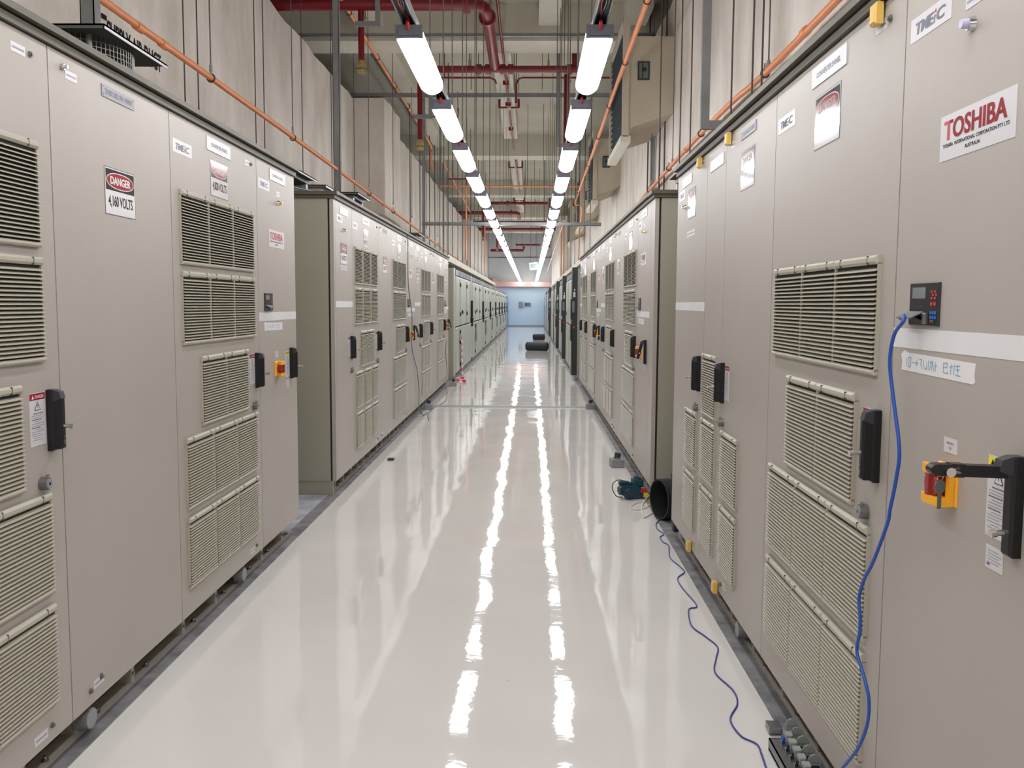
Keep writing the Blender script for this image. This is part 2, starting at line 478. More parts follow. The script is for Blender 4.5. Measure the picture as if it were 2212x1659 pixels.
def handle_mb(lever=True):
    mb = MB()
    mb.bev(0, 0.036, -0.022, 0, 0, 0.19, 'black', 0.006)
    mb.prism([(-0.022, 0.155), (-0.046, 0.165), (-0.04, 0.185), (-0.02, 0.192), (0, 0.192), (0, 0.155)], 'x', 0.004, 0.032, 'dkgrey')
    if lever: mb.bev(0.005, 0.031, -0.046, -0.02, 0.006, 0.17, 'black', 0.006)
    return mb
def lever_mb():
    # lever hanging from its pivot at the origin, local -z is its free end, with one round hole
    mb = MB(); hw = 0.0125; t = 0.011
    def plate(z0, z1): mb.box(-hw, hw, -t, t, z0, z1, 'black')
    zc = -0.085; s = 0.0125; r = 0.0075; n = 16
    plate(zc + s, 0.008); plate(-0.122, zc - s)
    out = []; inn = []
    for i in range(n):
        a = 2 * PI * i / n; c, q = math.cos(a), math.sin(a); k = s / max(abs(c), abs(q))
        out.append((c * k, q * k)); inn.append((c * r, q * r))
    vs = [(-hw, y, zc + z) for y, z in out] + [(-hw, y, zc + z) for y, z in inn] + [(hw, y, zc + z) for y, z in out] + [(hw, y, zc + z) for y, z in inn]
    fs = []
    for i in range(n):
        j = (i + 1) % n
        fs += [(i, i + n, j + n, j), (2 * n + i, 2 * n + j, 3 * n + j, 3 * n + i), (n + i, 3 * n + i, 3 * n + j, n + j), (i, j, 2 * n + j, 2 * n + i)]
    mb.add(vs, fs, 'black')
    pts = [(t * 1.0 * math.cos(a), -0.122 + t * 1.2 * math.sin(a)) for a in [PI + PI * i / 10 for i in range(11)]]
    mb.prism(pts, 'x', -hw, hw, 'black')
    return mb
def pin_mb():
    return MB().cyl((0, 0, 0), (0, -0.022, 0), 0.006, 'chrome', 12).cyl((0, -0.02, 0), (0, -0.03, -0.002), 0.0085, 'chrome', 12)
def escutcheon_mb():
    return MB().oval(0, 0, 0.006, 0.016, 0, 'steel').oval(0, 0.004, 0.003, 0.005, -0.0006, 'ink')
def key_mb():
    mb = MB()
    mb.prism([(0.013 * math.cos(a), -0.02 + 0.013 * math.sin(a)) for a in [2 * PI * i / 18 for i in range(18)]], 'x', -0.001, 0.001, 'steel')
    mb.box(-0.0012, 0.0012, -0.004, 0.004, -0.062, -0.03, 'steel')
    mb.ring((0, 0, -0.002), 0.007, 0.001, 'chrome', 'x', 14, 6)
    return mb
def add_handle(cab, x, z, mode='shut'):
    h = part(cab, 'door_handle', cm('door_handle|' + ('s' if mode == 'shut' else 'o'), lambda: handle_mb(mode == 'shut')), (x, 0, z), label='black swing handle' if mode == 'shut' else 'black swing handle with its lever pulled out')
    if mode == 'shut':
        part(h, 'lock_pin', cm('lock_pin', pin_mb), (0.018, -0.046, 0.078))
        part(h, 'key_escutcheon', cm('key_escutcheon', escutcheon_mb), (0.018, -0.0468, 0.034))
    else:
        ang = -0.24 if mode == 'ajar' else -PI / 2 - 0.03
        lv = part(h, 'lever', cm('lever', lever_mb), (0.018, -0.036, 0.172 if mode == 'ajar' else 0.162), (ang, 0, 0))
        part(h, 'lock_pin', cm('lock_pin', pin_mb), (0.018, -0.020, 0.045))
        return h, lv
    return h

def lock_mb():
    mb = MB().cyl((0, 0, 0), (0, -0.022, 0), 0.021, 'steel', 20, 0.020).cyl((0, -0.022, 0), (0, -0.026, 0), 0.016, 'galvl', 20).cyl((0, -0.026, 0), (0, -0.0265, 0), 0.005, 'ink', 8)
    mb.cyl((0.006, -0.01, 0.024), (0.006, -0.02, 0.026), 0.0035, 'chrome', 8)
    return mb
def bolt_mb(): return MB().cyl((0, 0, 0), (0, -0.01, 0), 0.010, 'chrome', 6).cyl((0, -0.01, 0), (0, -0.02, 0), 0.006, 'chrome', 10)
def smallbolt_mb(): return MB().cyl((0, 0, 0), (0, -0.006, 0), 0.009, 'steel', 12).cyl((0, -0.006, 0), (0, -0.011, 0), 0.006, 'steel', 6)

def sign_danger(volts):
    w, h = 0.243, 0.168
    mb = MB(); e = -0.0015
    mb.box(0, w, -0.001, 0, 0, h, 'greyink').rect(0.003, w - 0.003, 0.003, h - 0.003, -0.0012, 'white')
    mb.rect(0.008, w - 0.008, h * 0.52, h - 0.007, e, 'ink')
    mb.oval(w / 2, h * 0.735, w * 0.45, h * 0.175, e - 0.0003, 'white', p=2.3).oval(w / 2, h * 0.735, w * 0.43, h * 0.155, e - 0.0006, 'red', p=2.3)
    mb.text('DANGER', w * 0.17, w * 0.83, h * 0.65, h * 0.82, e - 0.0009, 'white').text('DANGER', w * 0.178, w * 0.838, h * 0.65, h * 0.82, e - 0.0009, 'white')
    mb.text(volts, w * 0.1, w * 0.9, h * 0.15, h * 0.42, e, 'ink').text(volts, w * 0.105, w * 0.905, h * 0.15, h * 0.42, e, 'ink')
    return mb
def sign_small_danger():
    w, h = 0.235, 0.155
    return sign_danger('4,160 VOLTS')
def sign_tmeic():
    w, h = 0.213, 0.056; mb = MB()
    mb.box(0, w, -0.001, 0, 0, h, 'ivory')
    mb.text('TME', 0.024, 0.118, 0.014, 0.041, -0.0016, 'greyink', 0.2).text('TME', 0.028, 0.122, 0.014, 0.041, -0.0016, 'greyink', 0.2)
    mb.text('l', 0.125, 0.131, 0.014, 0.032, -0.0016, 'greyink', 0.2).text('C', 0.136, 0.176, 0.014, 0.041, -0.0016, 'greyink', 0.2).text('C', 0.139, 0.179, 0.014, 0.041, -0.0016, 'greyink', 0.2)
    mb.add([(0.128, -0.0016, 0.036), (0.140, -0.0016, 0.036), (0.135, -0.0016, 0.046)], [(0, 1, 2)], 'toshred')
    return mb
def sign_toshiba():
    w, h = 0.320, 0.099; mb = MB()
    mb.box(0, w, -0.001, 0, 0, h, 'ivory')
    for d in (0, 0.0015, 0.003): mb.text('TOSHIBA', 0.018 + d, 0.285 + d, 0.043, 0.086, -0.0016, 'toshred')
    mb.text('TOSHIBA  INTERNATIONAL CORPORATION PTY LTD', 0.015, 0.298, 0.028, 0.036, -0.0016, 'ink').text('AUSTRALIA', 0.118, 0.184, 0.013, 0.021, -0.0016, 'ink')
    return mb
def sign_plate(txt, w=0.325, h=0.062, ink='greyink'):
    mb = MB().box(0, w, -0.003, 0, 0, h, 'ivory')
    if txt: mb.text(txt, 0.05, w - 0.05, h * 0.36, h * 0.64, -0.0036, ink)
    return mb
def sign_code():
    w, h = 0.256, 0.042
    mb = MB().box(0, w, -0.003, 0, 0, h, 'silver').text('21401 MIL 001 V0001', 0.022, w - 0.022, 0.011, 0.031, -0.0036, 'greyink')
    for x in (0.008, w - 0.008): mb.oval(x, 0.008, 0.002, 0.002, -0.0036, 'ink', 8).oval(x, h - 0.008, 0.002, 0.002, -0.0036, 'ink', 8)
    return mb
def tag_warning(kind):
    w, h = 0.088, 0.162; mb = MB().box(0, w, -0.001, 0, 0, h, 'ivory')
    hc = 'red' if kind == 'DANGER' else 'signyellow'; ic = 'white' if kind == 'DANGER' else 'ink'
    mb.rect(0.001, w - 0.001, h - 0.022, h - 0.002, -0.0014, hc)
    mb.text(kind, 0.03, w - 0.008, h - 0.017, h - 0.007, -0.0019, ic)
    mb.add([(0.012, -0.0019, h - 0.018), (0.025, -0.0019, h - 0.018), (0.0185, -0.0019, h - 0.006)], [(0, 1, 2)], ic)
    cx = w / 2; mb.add([(cx - 0.018, -0.0014, h - 0.054), (cx + 0.018, -0.0014, h - 0.054), (cx, -0.0014, h - 0.026)], [(0, 1, 2)], 'ink')
    mb.add([(cx - 0.0145, -0.0018, h - 0.0522), (cx + 0.0145, -0.0018, h - 0.0522), (cx, -0.0018, h - 0.0295)], [(0, 1, 2)], 'ivory')
    mb.add([(cx - 0.001, -0.0022, h - 0.035), (cx + 0.004, -0.0022, h - 0.035), (cx - 0.001, -0.0022, h - 0.049)], [(0, 1, 2)], 'ink')
    r = random.Random(3)
    for i in range(14):
        z = h - 0.064 - i * 0.0062; a = 0.008 + (0.012 if i % 4 == 0 else 0); b = w - 0.008 - r.random() * 0.028
        mb.rect(a, b, z, z + (0.0024 if i in (0, 3, 7) else 0.0014), -0.0014, 'paleink' if i not in (0, 3, 7) else 'greyink')
    return mb
def small_note():
    mb = MB().box(0, 0.066, -0.001, 0, 0, 0.046, 'ivory')
    for i in range(5): mb.rect(0.008, 0.05 + 0.01 * (i % 2), 0.036 - i * 0.006, 0.0374 - i * 0.006, -0.0014, 'paleink')
    return mb.rect(0.006, 0.018, 0.006, 0.011, -0.0014, 'greyink')
def key_note():
    return MB().box(0, 0.062, -0.001, 0, 0, 0.033, 'ivory').text('MAIN', 0.014, 0.046, 0.019, 0.025, -0.0014, 'paleink').text('CB', 0.024, 0.036, 0.008, 0.014, -0.0014, 'paleink')
def blank(w, h): return lambda: MB().box(0, w, -0.001, 0, 0, h, 'ivory').rect(0.006, w - 0.006, h * 0.4, h * 0.6, -0.0014, 'paleink')
def tape_mb(w, h=0.048): return lambda: MB().add([(0, -0.0008, 0), (w, -0.0008, 0), (w, -0.0008, h), (0, -0.0008, h), (0, 0, 0), (w, 0, 0), (w, 0, h), (0, 0, h)], [(0, 1, 2, 3), (4, 7, 6, 5), (0, 4, 5, 1), (3, 2, 6, 7), (0, 3, 7, 4), (1, 5, 6, 2)], 'tape')
def handwritten():
    # strip of paper tape with blue marker writing
    w, h = 0.37, 0.046
    pts = [(0, 0.002), (0.36, 0.0), (w, 0.004), (w - 0.004, 0.02), (w, h - 0.002), (0.03, h), (0.012, h + 0.004), (-0.006, h - 0.006), (0.002, h * 0.5)]
    mb = MB(); mb.prism(pts, 'y', -0.001, 0, 'tapew')
    def st(*p):
        P = [Vector((a, -0.0016, b)) for a, b in p]
        for a, b in zip(P, P[1:]):
            d = (b - a); n = Vector((-d.z, 0, d.x)); n = n.normalized() * 0.0011 if n.length else n
            mb.add([a + n, b + n, b - n, a - n], [(0, 1, 2, 3)], 'blueink')
    st((0.03, 0.034), (0.03, 0.012)); st((0.04, 0.036), (0.04, 0.012), (0.052, 0.012), (0.054, 0.034), (0.04, 0.036))
    st((0.064, 0.024), (0.092, 0.024)); st((0.084, 0.03), (0.092, 0.024), (0.084, 0.018))
    st((0.1, 0.035), (0.116, 0.033), (0.108, 0.024), (0.12, 0.012)); st((0.124, 0.034), (0.126, 0.02), (0.134, 0.012), (0.142, 0.018), (0.142, 0.03))
    st((0.15, 0.036), (0.15, 0.012)); st((0.156, 0.03), (0.17, 0.034)); st((0.162, 0.036), (0.158, 0.012)); st((0.166, 0.012), (0.17, 0.036), (0.18, 0.012)); st((0.186, 0.034), (0.186, 0.012)); st((0.18, 0.024), (0.194, 0.026))
    st((0.225, 0.034), (0.245, 0.036), (0.243, 0.026), (0.227, 0.025)); st((0.226, 0.034), (0.226, 0.014), (0.248, 0.013), (0.249, 0.02))
    st((0.262, 0.036), (0.262, 0.012)); st((0.256, 0.028), (0.272, 0.031)); st((0.278, 0.036), (0.276, 0.012)); st((0.284, 0.032), (0.304, 0.034)); st((0.294, 0.036), (0.292, 0.014)); st((0.286, 0.024), (0.302, 0.025)); st((0.284, 0.013), (0.308, 0.012))
    return mb
def hmi_mb():
    w, h = 0.153, 0.099; mb = MB()
    mb.bev(0, w, -0.006, 0, 0, h, 'dkgrey', 0.001)
    y = -0.0064
    mb.rect(0.002, w - 0.002, 0.002, h - 0.002, y, 'black')
    mb.rect(0.016, 0.088, h - 0.036, h - 0.010, y - 0.0004, 'screen')
    for r in range(3):
        for c in range(2 if r != 1 else 2):
            x = 0.116 + c * 0.016 + (0.006 if r == 1 else 0); mb.rect(x, x + 0.009, h - 0.023 - r * 0.0075, h - 0.018 - r * 0.0075, y - 0.0005, 'btnred')
    for c in range(2): mb.rect(0.114 + c * 0.017, 0.126 + c * 0.017, h - 0.052, h - 0.045, y - 0.0005, 'btnred')
    for r in range(2):
        for c in range(3): mb.rect(0.114 + c * 0.0115, 0.123 + c * 0.0115, h - 0.072 - r * 0.011, h - 0.065 - r * 0.011, y - 0.0005, 'btnblue')
    mb.rect(0.116, 0.122, 0.008, 0.014, y - 0.0005, 'btnred').rect(0.126, 0.132, 0.008, 0.014, y - 0.0005, 'btngreen')
    mb.rect(0.02, 0.08, 0.043, 0.045, y - 0.0004, 'dkgrey')
    mb.rect(0.0, 0.088, 0.004, 0.028, y - 0.0003, 'ink')
    mb.bev(0.086, 0.104, -0.014, -0.006, 0.004, 0.03, 'steel', 0.003)
    return mb
def flap_mb(): return MB().box(0, 0.08, -0.034, 0, -0.0012, 0.0012, 'swghead').box(0.0, 0.02, -0.030, -0.010, -0.009, -0.001, 'ink')
def estop_mb():
    mb = MB(); w, h = 0.092, 0.088
    mb.bev(0, w, -0.01, 0, 0, h, 'yellow', 0.008)
    arc = [(0.006, -0.01), (-0.004, -0.03), (0.0, -0.044)]
    for z0, z1 in ((h - 0.020, h - 0.001), (0.001, 0.020)):
        mb.prism([(w - 0.004, -0.005), (w - 0.004, -0.040), (0.03, -0.048), (0.008, -0.042), (0.006, -0.034), (0.03, -0.030), (0.04, -0.005)], 'z', z0, z1, 'yellow')
    mb.prism([(w - 0.002, -0.008), (w - 0.002, -0.018), (w - 0.016, -0.020), (w - 0.016, -0.008)], 'z', 0.002, h - 0.002, 'yellow')
    return mb
def estop_knob(): return MB().cyl((0, -0.008, 0), (0, -0.036, 0), 0.024, 'redknob', 20, 0.030).cyl((0, -0.036, 0), (0, -0.04, 0), 0.03, 'redknob', 20, 0.027).box(-0.008, 0.008, -0.047, -0.04, -0.024, 0.024, 'redknob')
def lamp_mb(m): return lambda: MB().cyl((0, 0, 0), (0, -0.012, 0), 0.016, 'chrome', 18, 0.013).cyl((0, -0.012, 0), (0, -0.026, 0), 0.011, m, 16, 0.009)
def padlock_mb():
    mb = MB().bev(-0.02, 0.02, -0.03, -0.006, -0.028, 0.028, 'padyellow', 0.006)
    mb.cyl((0, 0, 0.0), (0, -0.006, 0), 0.006, 'steel', 8).cyl((-0.028, -0.018, 0.0), (0.0, -0.018, 0.0), 0.005, 'chrome', 8).cyl((-0.03, -0.018, 0), (-0.036, -0.018, 0), 0.009, 'chrome', 10)
    return mb

# base frame with front flange, cross plates and bolts
def base_mb(w):
    mb = MB()
    mb.box(0, w, 0.045, 0.12, 0.006, 0.014, 'paint').box(0, w, 0.11, 0.116, 0.014, 0.11, 'olive').box(0, w, 0.045, 0.12, 0.105, ZB, 'olive')
    mb.box(0.005, w - 0.005, 0.5, 0.94, 0.006, ZB, 'olive')
    return mb
def stiff_mb(): return MB().box(0, 0.03, 0.05, 0.11, 0.014, 0.105, 'paint').cyl((0.015, 0.05, 0.05), (0.015, 0.043, 0.05), 0.007, 'galvl', 8)
def bolt_base(): return MB().cyl((0, 0, 0), (0, 0, 0.007), 0.012, 'steel', 6).cyl((0, 0, 0.007), (0, 0, 0.017), 0.006, 'chrome', 8)
def disc_mb(): return MB().cyl((0, 0, 0), (0, -0.045, 0), 0.042, 'galv', 24, 0.036).cyl((0, -0.045, 0), (0, -0.047, 0), 0.036, 'galvl', 24, 0.033)

DEPTH = 0.98
def cabinet(name, label, rowside, edge, w, seam_l=True, base=None, name_cat='cabinet', group=None):
    if rowside == 'L': o = thing(name, label, name_cat, (XL, edge, 0), PI / 2, group)
    else: o = thing(name, label, name_cat, (XR, edge, 0), -PI / 2, group)
    g = 0.006
    part(o, 'body', MB().box(0.001, w - 0.001, 0.02, DEPTH, ZB, 2.30, 'side').box(0.0005, w - 0.0005, 0.012, 0.02, ZB + 0.01, 2.28, 'seam'))
    part(o, 'door', MB().box(g / 2, w - g / 2, 0, 0.012, ZB, ZT, 'paint'))
    part(o, 'top_trim', MB().box(0, w, -0.014, DEPTH, 2.293, 2.318, 'olive').box(0, w, -0.006, DEPTH, 2.318, 2.324, 'seam').box(0, w, -0.034, DEPTH + 0.005, 2.324, 2.345, 'olive'))
    b = part(o, 'base_frame', base_mb(w))
    k = 0.12
    while k < w - 0.05:
        part(b, 'stiffener', cm('stiffener', stiff_mb), (k, 0, 0)); part(b, 'anchor_bolt', cm('anchor_bolt', bolt_base), (k + 0.17 if k + 0.2 < w else k - 0.05, 0.065, 0.014))
        k += 0.42 if base is None else base
    return o

def louvres(o, rows, xs):
    for z in rows:
        for x in xs: part(o, 'louvre_panel', LOUV(), (x, 0, z))
def converter(o, w=1.19, mode='shut', danger='4,000 VOLTS', top=True):
    s = w / 1.19; x0 = 0.08 * s; p = (w - 0.175 * s - 0.333) / 2
    xs = [x0 + p * i for i in range(3)]
    louvres(o, (1.663, 1.316) if top else (1.316,), xs)
    louvres(o, (0.938,), [0.285 * s, 0.285 * s + 0.336])
    louvres(o, (0.590, 0.236), xs)
    part(o, 'maker_plate', cm('maker_plate', sign_tmeic), (0.032, 0, 2.13))
    part(o, 'name_plate', cm('name_plate|c', lambda: sign_plate('CONVERTER PANEL')), (0.435 * s, 0, 2.205))
    part(o, 'danger_sign', cm('danger_sign|' + danger, lambda: sign_danger(danger)), (0.475 * s, 0, 2.0))
    part(o, 'warning_tag', cm('warning_tag|d', lambda: tag_warning('DANGER')), (w - 0.182, 0, 1.062))
    add_handle(o, w - 0.088, 1.036, mode)
    part(o, 'lock', cm('lock', lock_mb), (w - 0.13, 0, 0.942))
    part(o, 'screw_head', cm('screw_head', smallbolt_mb), (w - 0.10, 0, 2.235)); part(o, 'small_label', cm('small_label', blank(0.075, 0.028)), (w - 0.20, 0, 2.22))
    part(o, 'screw_head', cm('screw_head', smallbolt_mb), (w - 0.13, 0, 0.17)); part(o, 'small_label', cm('small_label', blank(0.075, 0.028)), (w - 0.23, 0, 0.145))
def plain(o, w, sign_x, sign_z, signlabel='4,160 VOLTS'):
    part(o, 'danger_sign', cm('danger_sign|' + signlabel, lambda: sign_danger(signlabel)), (sign_x, 0, sign_z))
    part(o, 'code_plate', cm('code_plate', sign_code), (sign_x, 0, 2.217))
    part(o, 'screw_head', cm('screw_bolt', bolt_mb), (0.085, 0, 2.245)); part(o, 'small_label', cm('small_label', blank(0.075, 0.028)), (0.105, 0, 2.215))
    part(o, 'screw_head', cm('screw_head', smallbolt_mb), (0.12, 0, 0.17)); part(o, 'small_label', cm('small_label', blank(0.075, 0.028)), (0.145, 0, 0.165))
def control(o, w=0.79, mode='shut', hx=0.622, near=False):
    part(o, 'maker_plate', cm('maker_plate', sign_tmeic), (0.03, 0, 2.132))
    part(o, 'name_plate', cm('name_plate|b', lambda: sign_plate('CONTROL PANEL', 0.325, 0.062)), (0.25, 0, 2.205))
    part(o, 'brand_sign', cm('brand_sign', sign_toshiba), (0.218, 0, 1.822))
    part(o, 'indicator_lamp', cm('indicator_lamp|' + ('w' if near else 'o'), lamp_mb('lampw' if near else 'lampo')), (0.345 if near else 0.42, 0, 2.088))
    part(o, 'small_label', cm('small_label', blank(0.075, 0.028)), (0.31 if near else 0.38, 0, 2.125))
    h = part(o, 'display_panel', cm('display_panel', hmi_mb), (0.103, 0, 1.455))
    part(h, 'cover_flap', cm('cover_flap', flap_mb), (0.0, -0.006, 0.032), (0.45, 0, 0), label='open grey cover flap')
    part(o, 'masking_tape', cm('masking_tape|%g' % w, tape_mb(w - 0.004)), (0.002, 0, 1.398))
    part(o, 'marked_tape', cm('marked_tape', handwritten), (0.06 if near else 0.1, 0, 1.342), (0, 0.01, 0), label='paper tape with blue marker writing')
    e = part(o, 'emergency_switch', cm('emergency_switch', estop_mb), (0.288, 0, 1.068), label='yellow guard around a red knob')
    part(e, 'switch_knob', cm('switch_knob', estop_knob), (0.044, 0, 0.044))
    part(o, 'key_note', cm('key_note', key_note), (0.306, 0, 1.18))
    part(o, 'warning_tag', cm('warning_tag|c', lambda: tag_warning('CAUTION')), (hx - 0.098, 0, 1.044), label='white tag headed by yellow caution band')
    part(o, 'paper_note', cm('paper_note', small_note), (hx - 0.09, 0, 0.98))
    return add_handle(o, hx, 1.03, mode)
def incoming(o, w, mir=False, louv=False):
    part(o, 'maker_plate', cm('maker_plate', sign_tmeic), (0.06, 0, 2.132))
    part(o, 'name_plate', cm('name_plate|n', lambda: sign_plate('', 0.32, 0.062)), (0.17, 0, 2.2))
    part(o, 'indicator_lamp', cm('indicator_lamp|s', lamp_mb('chrome')), (0.30, 0, 2.078))
    part(o, 'masking_tape', cm('masking_tape|%g' % w, tape_mb(w - 0.004)), (0.002, 0, 1.468))

# ---------------------------------------------------------------- left row, first group
g1 = 'converter cabinets with louvred doors'
c = cabinet('converter_cabinet', 'beige converter cabinet with louvred door cut off by the photo\'s left edge', 'L', 1.65, 1.19, group=g1)
converter(c)
c = cabinet('transformer_cabinet', 'beige cabinet with plain door and 4,160 volts danger sign, nearest in left row', 'L', 2.84, 0.942)
plain(c, 0.942, 0.352, 1.81)
part(c, 'cable_cap', cm('cable_cap', disc_mb), (0.145, 0.055, 0.062), label='round grey metal cap in the base frame')
part(part(c, 'screw_head', cm('screw_head', smallbolt_mb), (0.2, 0, 0.19)), 'washer', MB().cyl((0, 0, 0), (0, -0.002, 0), 0.012, 'steel', 12))
c = cabinet('converter_cabinet', 'beige louvred converter cabinet with 4,000 volts sign between plain and display cabinets, near left', 'L', 3.782, 1.19, group=g1)
converter(c)
part(c, 'cable_cap', cm('cable_cap', disc_mb), (0.878, 0.055, 0.062), label='round grey metal cap in the base frame')
c = cabinet('control_cabinet', 'narrow beige control cabinet with small display and yellow switch, end of nearest left group', 'L', 4.972, 0.79)
control(c)

# ---------------------------------------------------------------- right row, first group (edge = far edge)
c = cabinet('control_cabinet', 'beige control cabinet with red TOSHIBA sign and open handle, cut by photo\'s right edge', 'R', 2.308, 0.87)
h, lv = control(c, 0.87, 'open', 0.60, near=True)
part(c, 'hanging_key', cm('hanging_key', key_mb), (0.618, -0.148, 1.182), (0, 0, 0.35), label='steel key hanging from the lever tip')
part(c, 'key_cylinder', MB().cyl((0.628, -0.138, 1.193), (0.640, -0.138, 1.193), 0.009, 'chrome', 14))
c = cabinet('converter_cabinet', 'beige louvred converter cabinet beside the TOSHIBA-signed door, nearest in right row', 'R', 3.485, 1.177, group=g1)
converter(c, 1.177, danger='4,000 VOLTS', top=False)
part(c, 'padlock', cm('padlock', padlock_mb), (1.02, 0, 2.262), label='yellow padlock')
c = cabinet('transformer_cabinet', 'beige cabinet with plain upper door and two low louvres, in nearest right group', 'R', 4.355, 0.87)
plain(c, 0.87, 0.305, 1.996)
part(c, 'cable_cap', cm('cable_cap', disc_mb), (0.425, 0.055, 0.062), label='round grey metal cap in the base frame')
louvres(c, (0.590, 0.236), [0.075])
add_handle(c, 0.045, 1.036); part(c, 'warning_tag', cm('warning_tag|d', lambda: tag_warning('DANGER')), (0.092, 0, 1.056)); part(c, 'lock', cm('lock', lock_mb), (0.07, 0, 0.944))
part(c, 'padlock', cm('padlock', padlock_mb), (0.10, 0, 2.262), label='yellow padlock'); part(c, 'padlock', cm('padlock', padlock_mb), (0.05, 0, 0.135), label='yellow padlock')
c = cabinet('filter_cabinet', 'very narrow beige cabinet with a single column of three louvres, in right row', 'R', 4.81, 0.455)
louvres(c, (0.930, 0.590, 0.236), [0.035])
part(c, 'name_plate', cm('name_plate|n', lambda: sign_plate('', 0.32, 0.055)), (0.08, 0, 2.175))
c = cabinet('input_cabinet', 'beige input cabinet with tape band and two low louvres, end of nearest right group', 'R', 5.76, 0.95)
incoming(c, 0.95, louv=True)
louvres(c, (0.590, 0.236), [0.49])
part(c, 'danger_sign', cm('danger_sign|s', sign_small_danger), (0.375, 0, 1.997)); part(c, 'small_label', cm('long_label', blank(0.26, 0.032)), (0.36, 0, 1.895))
add_handle(c, 0.845, 1.034); part(c, 'warning_tag', cm('warning_tag|d', lambda: tag_warning('DANGER')), (0.752, 0, 1.055)); part(c, 'lock', cm('lock', lock_mb), (0.815, 0, 0.94))
part(c, 'padlock', cm('padlock', padlock_mb), (0.80, 0, 2.262), label='yellow padlock'); part(c, 'padlock', cm('padlock', padlock_mb), (0.73, 0, 0.14), label='yellow padlock')

# ---------------------------------------------------------------- second groups
def end_panel(o, y0, y1): pass
def group2(side):
    # list of (kind, near, far)
    if side == 'L':
        L = [('i', 6.96, 7.61), ('c', 7.61, 8.92), ('p', 8.92, 9.75), ('c', 9.75, 10.93), ('d', 10.93, 11.72), ('i', 11.72, 12.32), ('c', 12.32, 13.60), ('p', 13.60, 14.42), ('c', 14.42, 15.68), ('d', 15.68, 16.50)]
    else:
        L = [('d', 7.02, 7.83), ('c', 7.83, 9.0), ('p', 9.0, 9.87), ('c', 9.87, 11.16), ('i', 11.16, 11.86), ('d', 11.86, 12.64), ('c', 12.64, 13.87), ('p', 13.87, 14.62), ('c', 14.62, 16.05), ('i', 16.05, 16.8)]
    nm = {'i': 'input_cabinet', 'c': 'converter_cabinet', 'p': 'transformer_cabinet', 'd': 'control_cabinet'}
    ds = {'i': 'beige input cabinet with tape band', 'c': 'beige louvred converter cabinet', 'p': 'beige plain-door cabinet', 'd': 'beige control cabinet with yellow switch'}
    order = ['first', 'second', 'third', 'fourth', 'fifth', 'sixth', 'seventh', 'eighth', 'ninth', 'tenth']
    row = 'left' if side == 'L' else 'right'
    for n, (k, a, b) in enumerate(L):
        w = b - a
        lab = '%s, %s cabinet of the second group, %s row' % (ds[k], order[n], row)
        if n == 9: lab = '%s, last of the second group before %s switchgear' % (ds[k], row)
        c = cabinet(nm[k], lab, side, a if side == 'L' else b, w, group='cabinets of the second %s group' % row, base=0.3)
        if k == 'c': converter(c, w)
        elif k == 'p': plain(c, w, (w - 0.243) / 2 if side == 'L' else 0.2, 1.81)
        elif k == 'd':
            control(c, w, 'ajar', w - 0.17)
        else:
            incoming(c, w)
            part(c, 'danger_sign', cm('danger_sign|s', sign_small_danger), (0.19, 0, 1.81)); part(c, 'small_label', cm('long_label', blank(0.26, 0.032)), (0.18, 0, 1.765))
            add_handle(c, w - 0.11, 1.036); part(c, 'warning_tag', cm('warning_tag|d', lambda: tag_warning('DANGER')), (w - 0.20, 0, 1.06)); part(c, 'lock', cm('lock', lock_mb), (w - 0.1, 0, 0.94))
group2('L'); group2('R')
# framed end panels that close the second groups (deep side faces towards the camera)
for side, X, s, y0, ys in (('left', XL, -1, 6.905, 6.935), ('right', XR, 1, 6.80, 6.83)):
    mb = MB()
    def bx(d0, d1, ya, yb, z0, z1, m):
        a, b = X + s * d0, X + s * d1
        mb.box(min(a, b), max(a, b), ya, yb, z0, z1, m)
    ye = 6.958 if side == 'left' else 7.018
    bx(0.0, 0.03, y0, ye, 0.12, 2.29, 'paint'); bx(0.03, 0.045, y0 + 0.012, ye, 0.12, 2.29, 'seam'); bx(0.045, DEPTH, y0 - 0.004, ye, 0.12, 2.29, 'side')
    bx(0.03, DEPTH, y0 + 0.002, ye, 0.006, 0.12, 'side'); bx(-0.034, DEPTH, y0 - 0.03, ye, 2.318, 2.345, 'olive'); bx(-0.014, DEPTH, y0 - 0.015, ye, 2.292, 2.318, 'olive')
    thing('end_panel', 'beige side panel, colour darkened for shade, closing the second group of the %s row' % side, 'panel', me=mb)

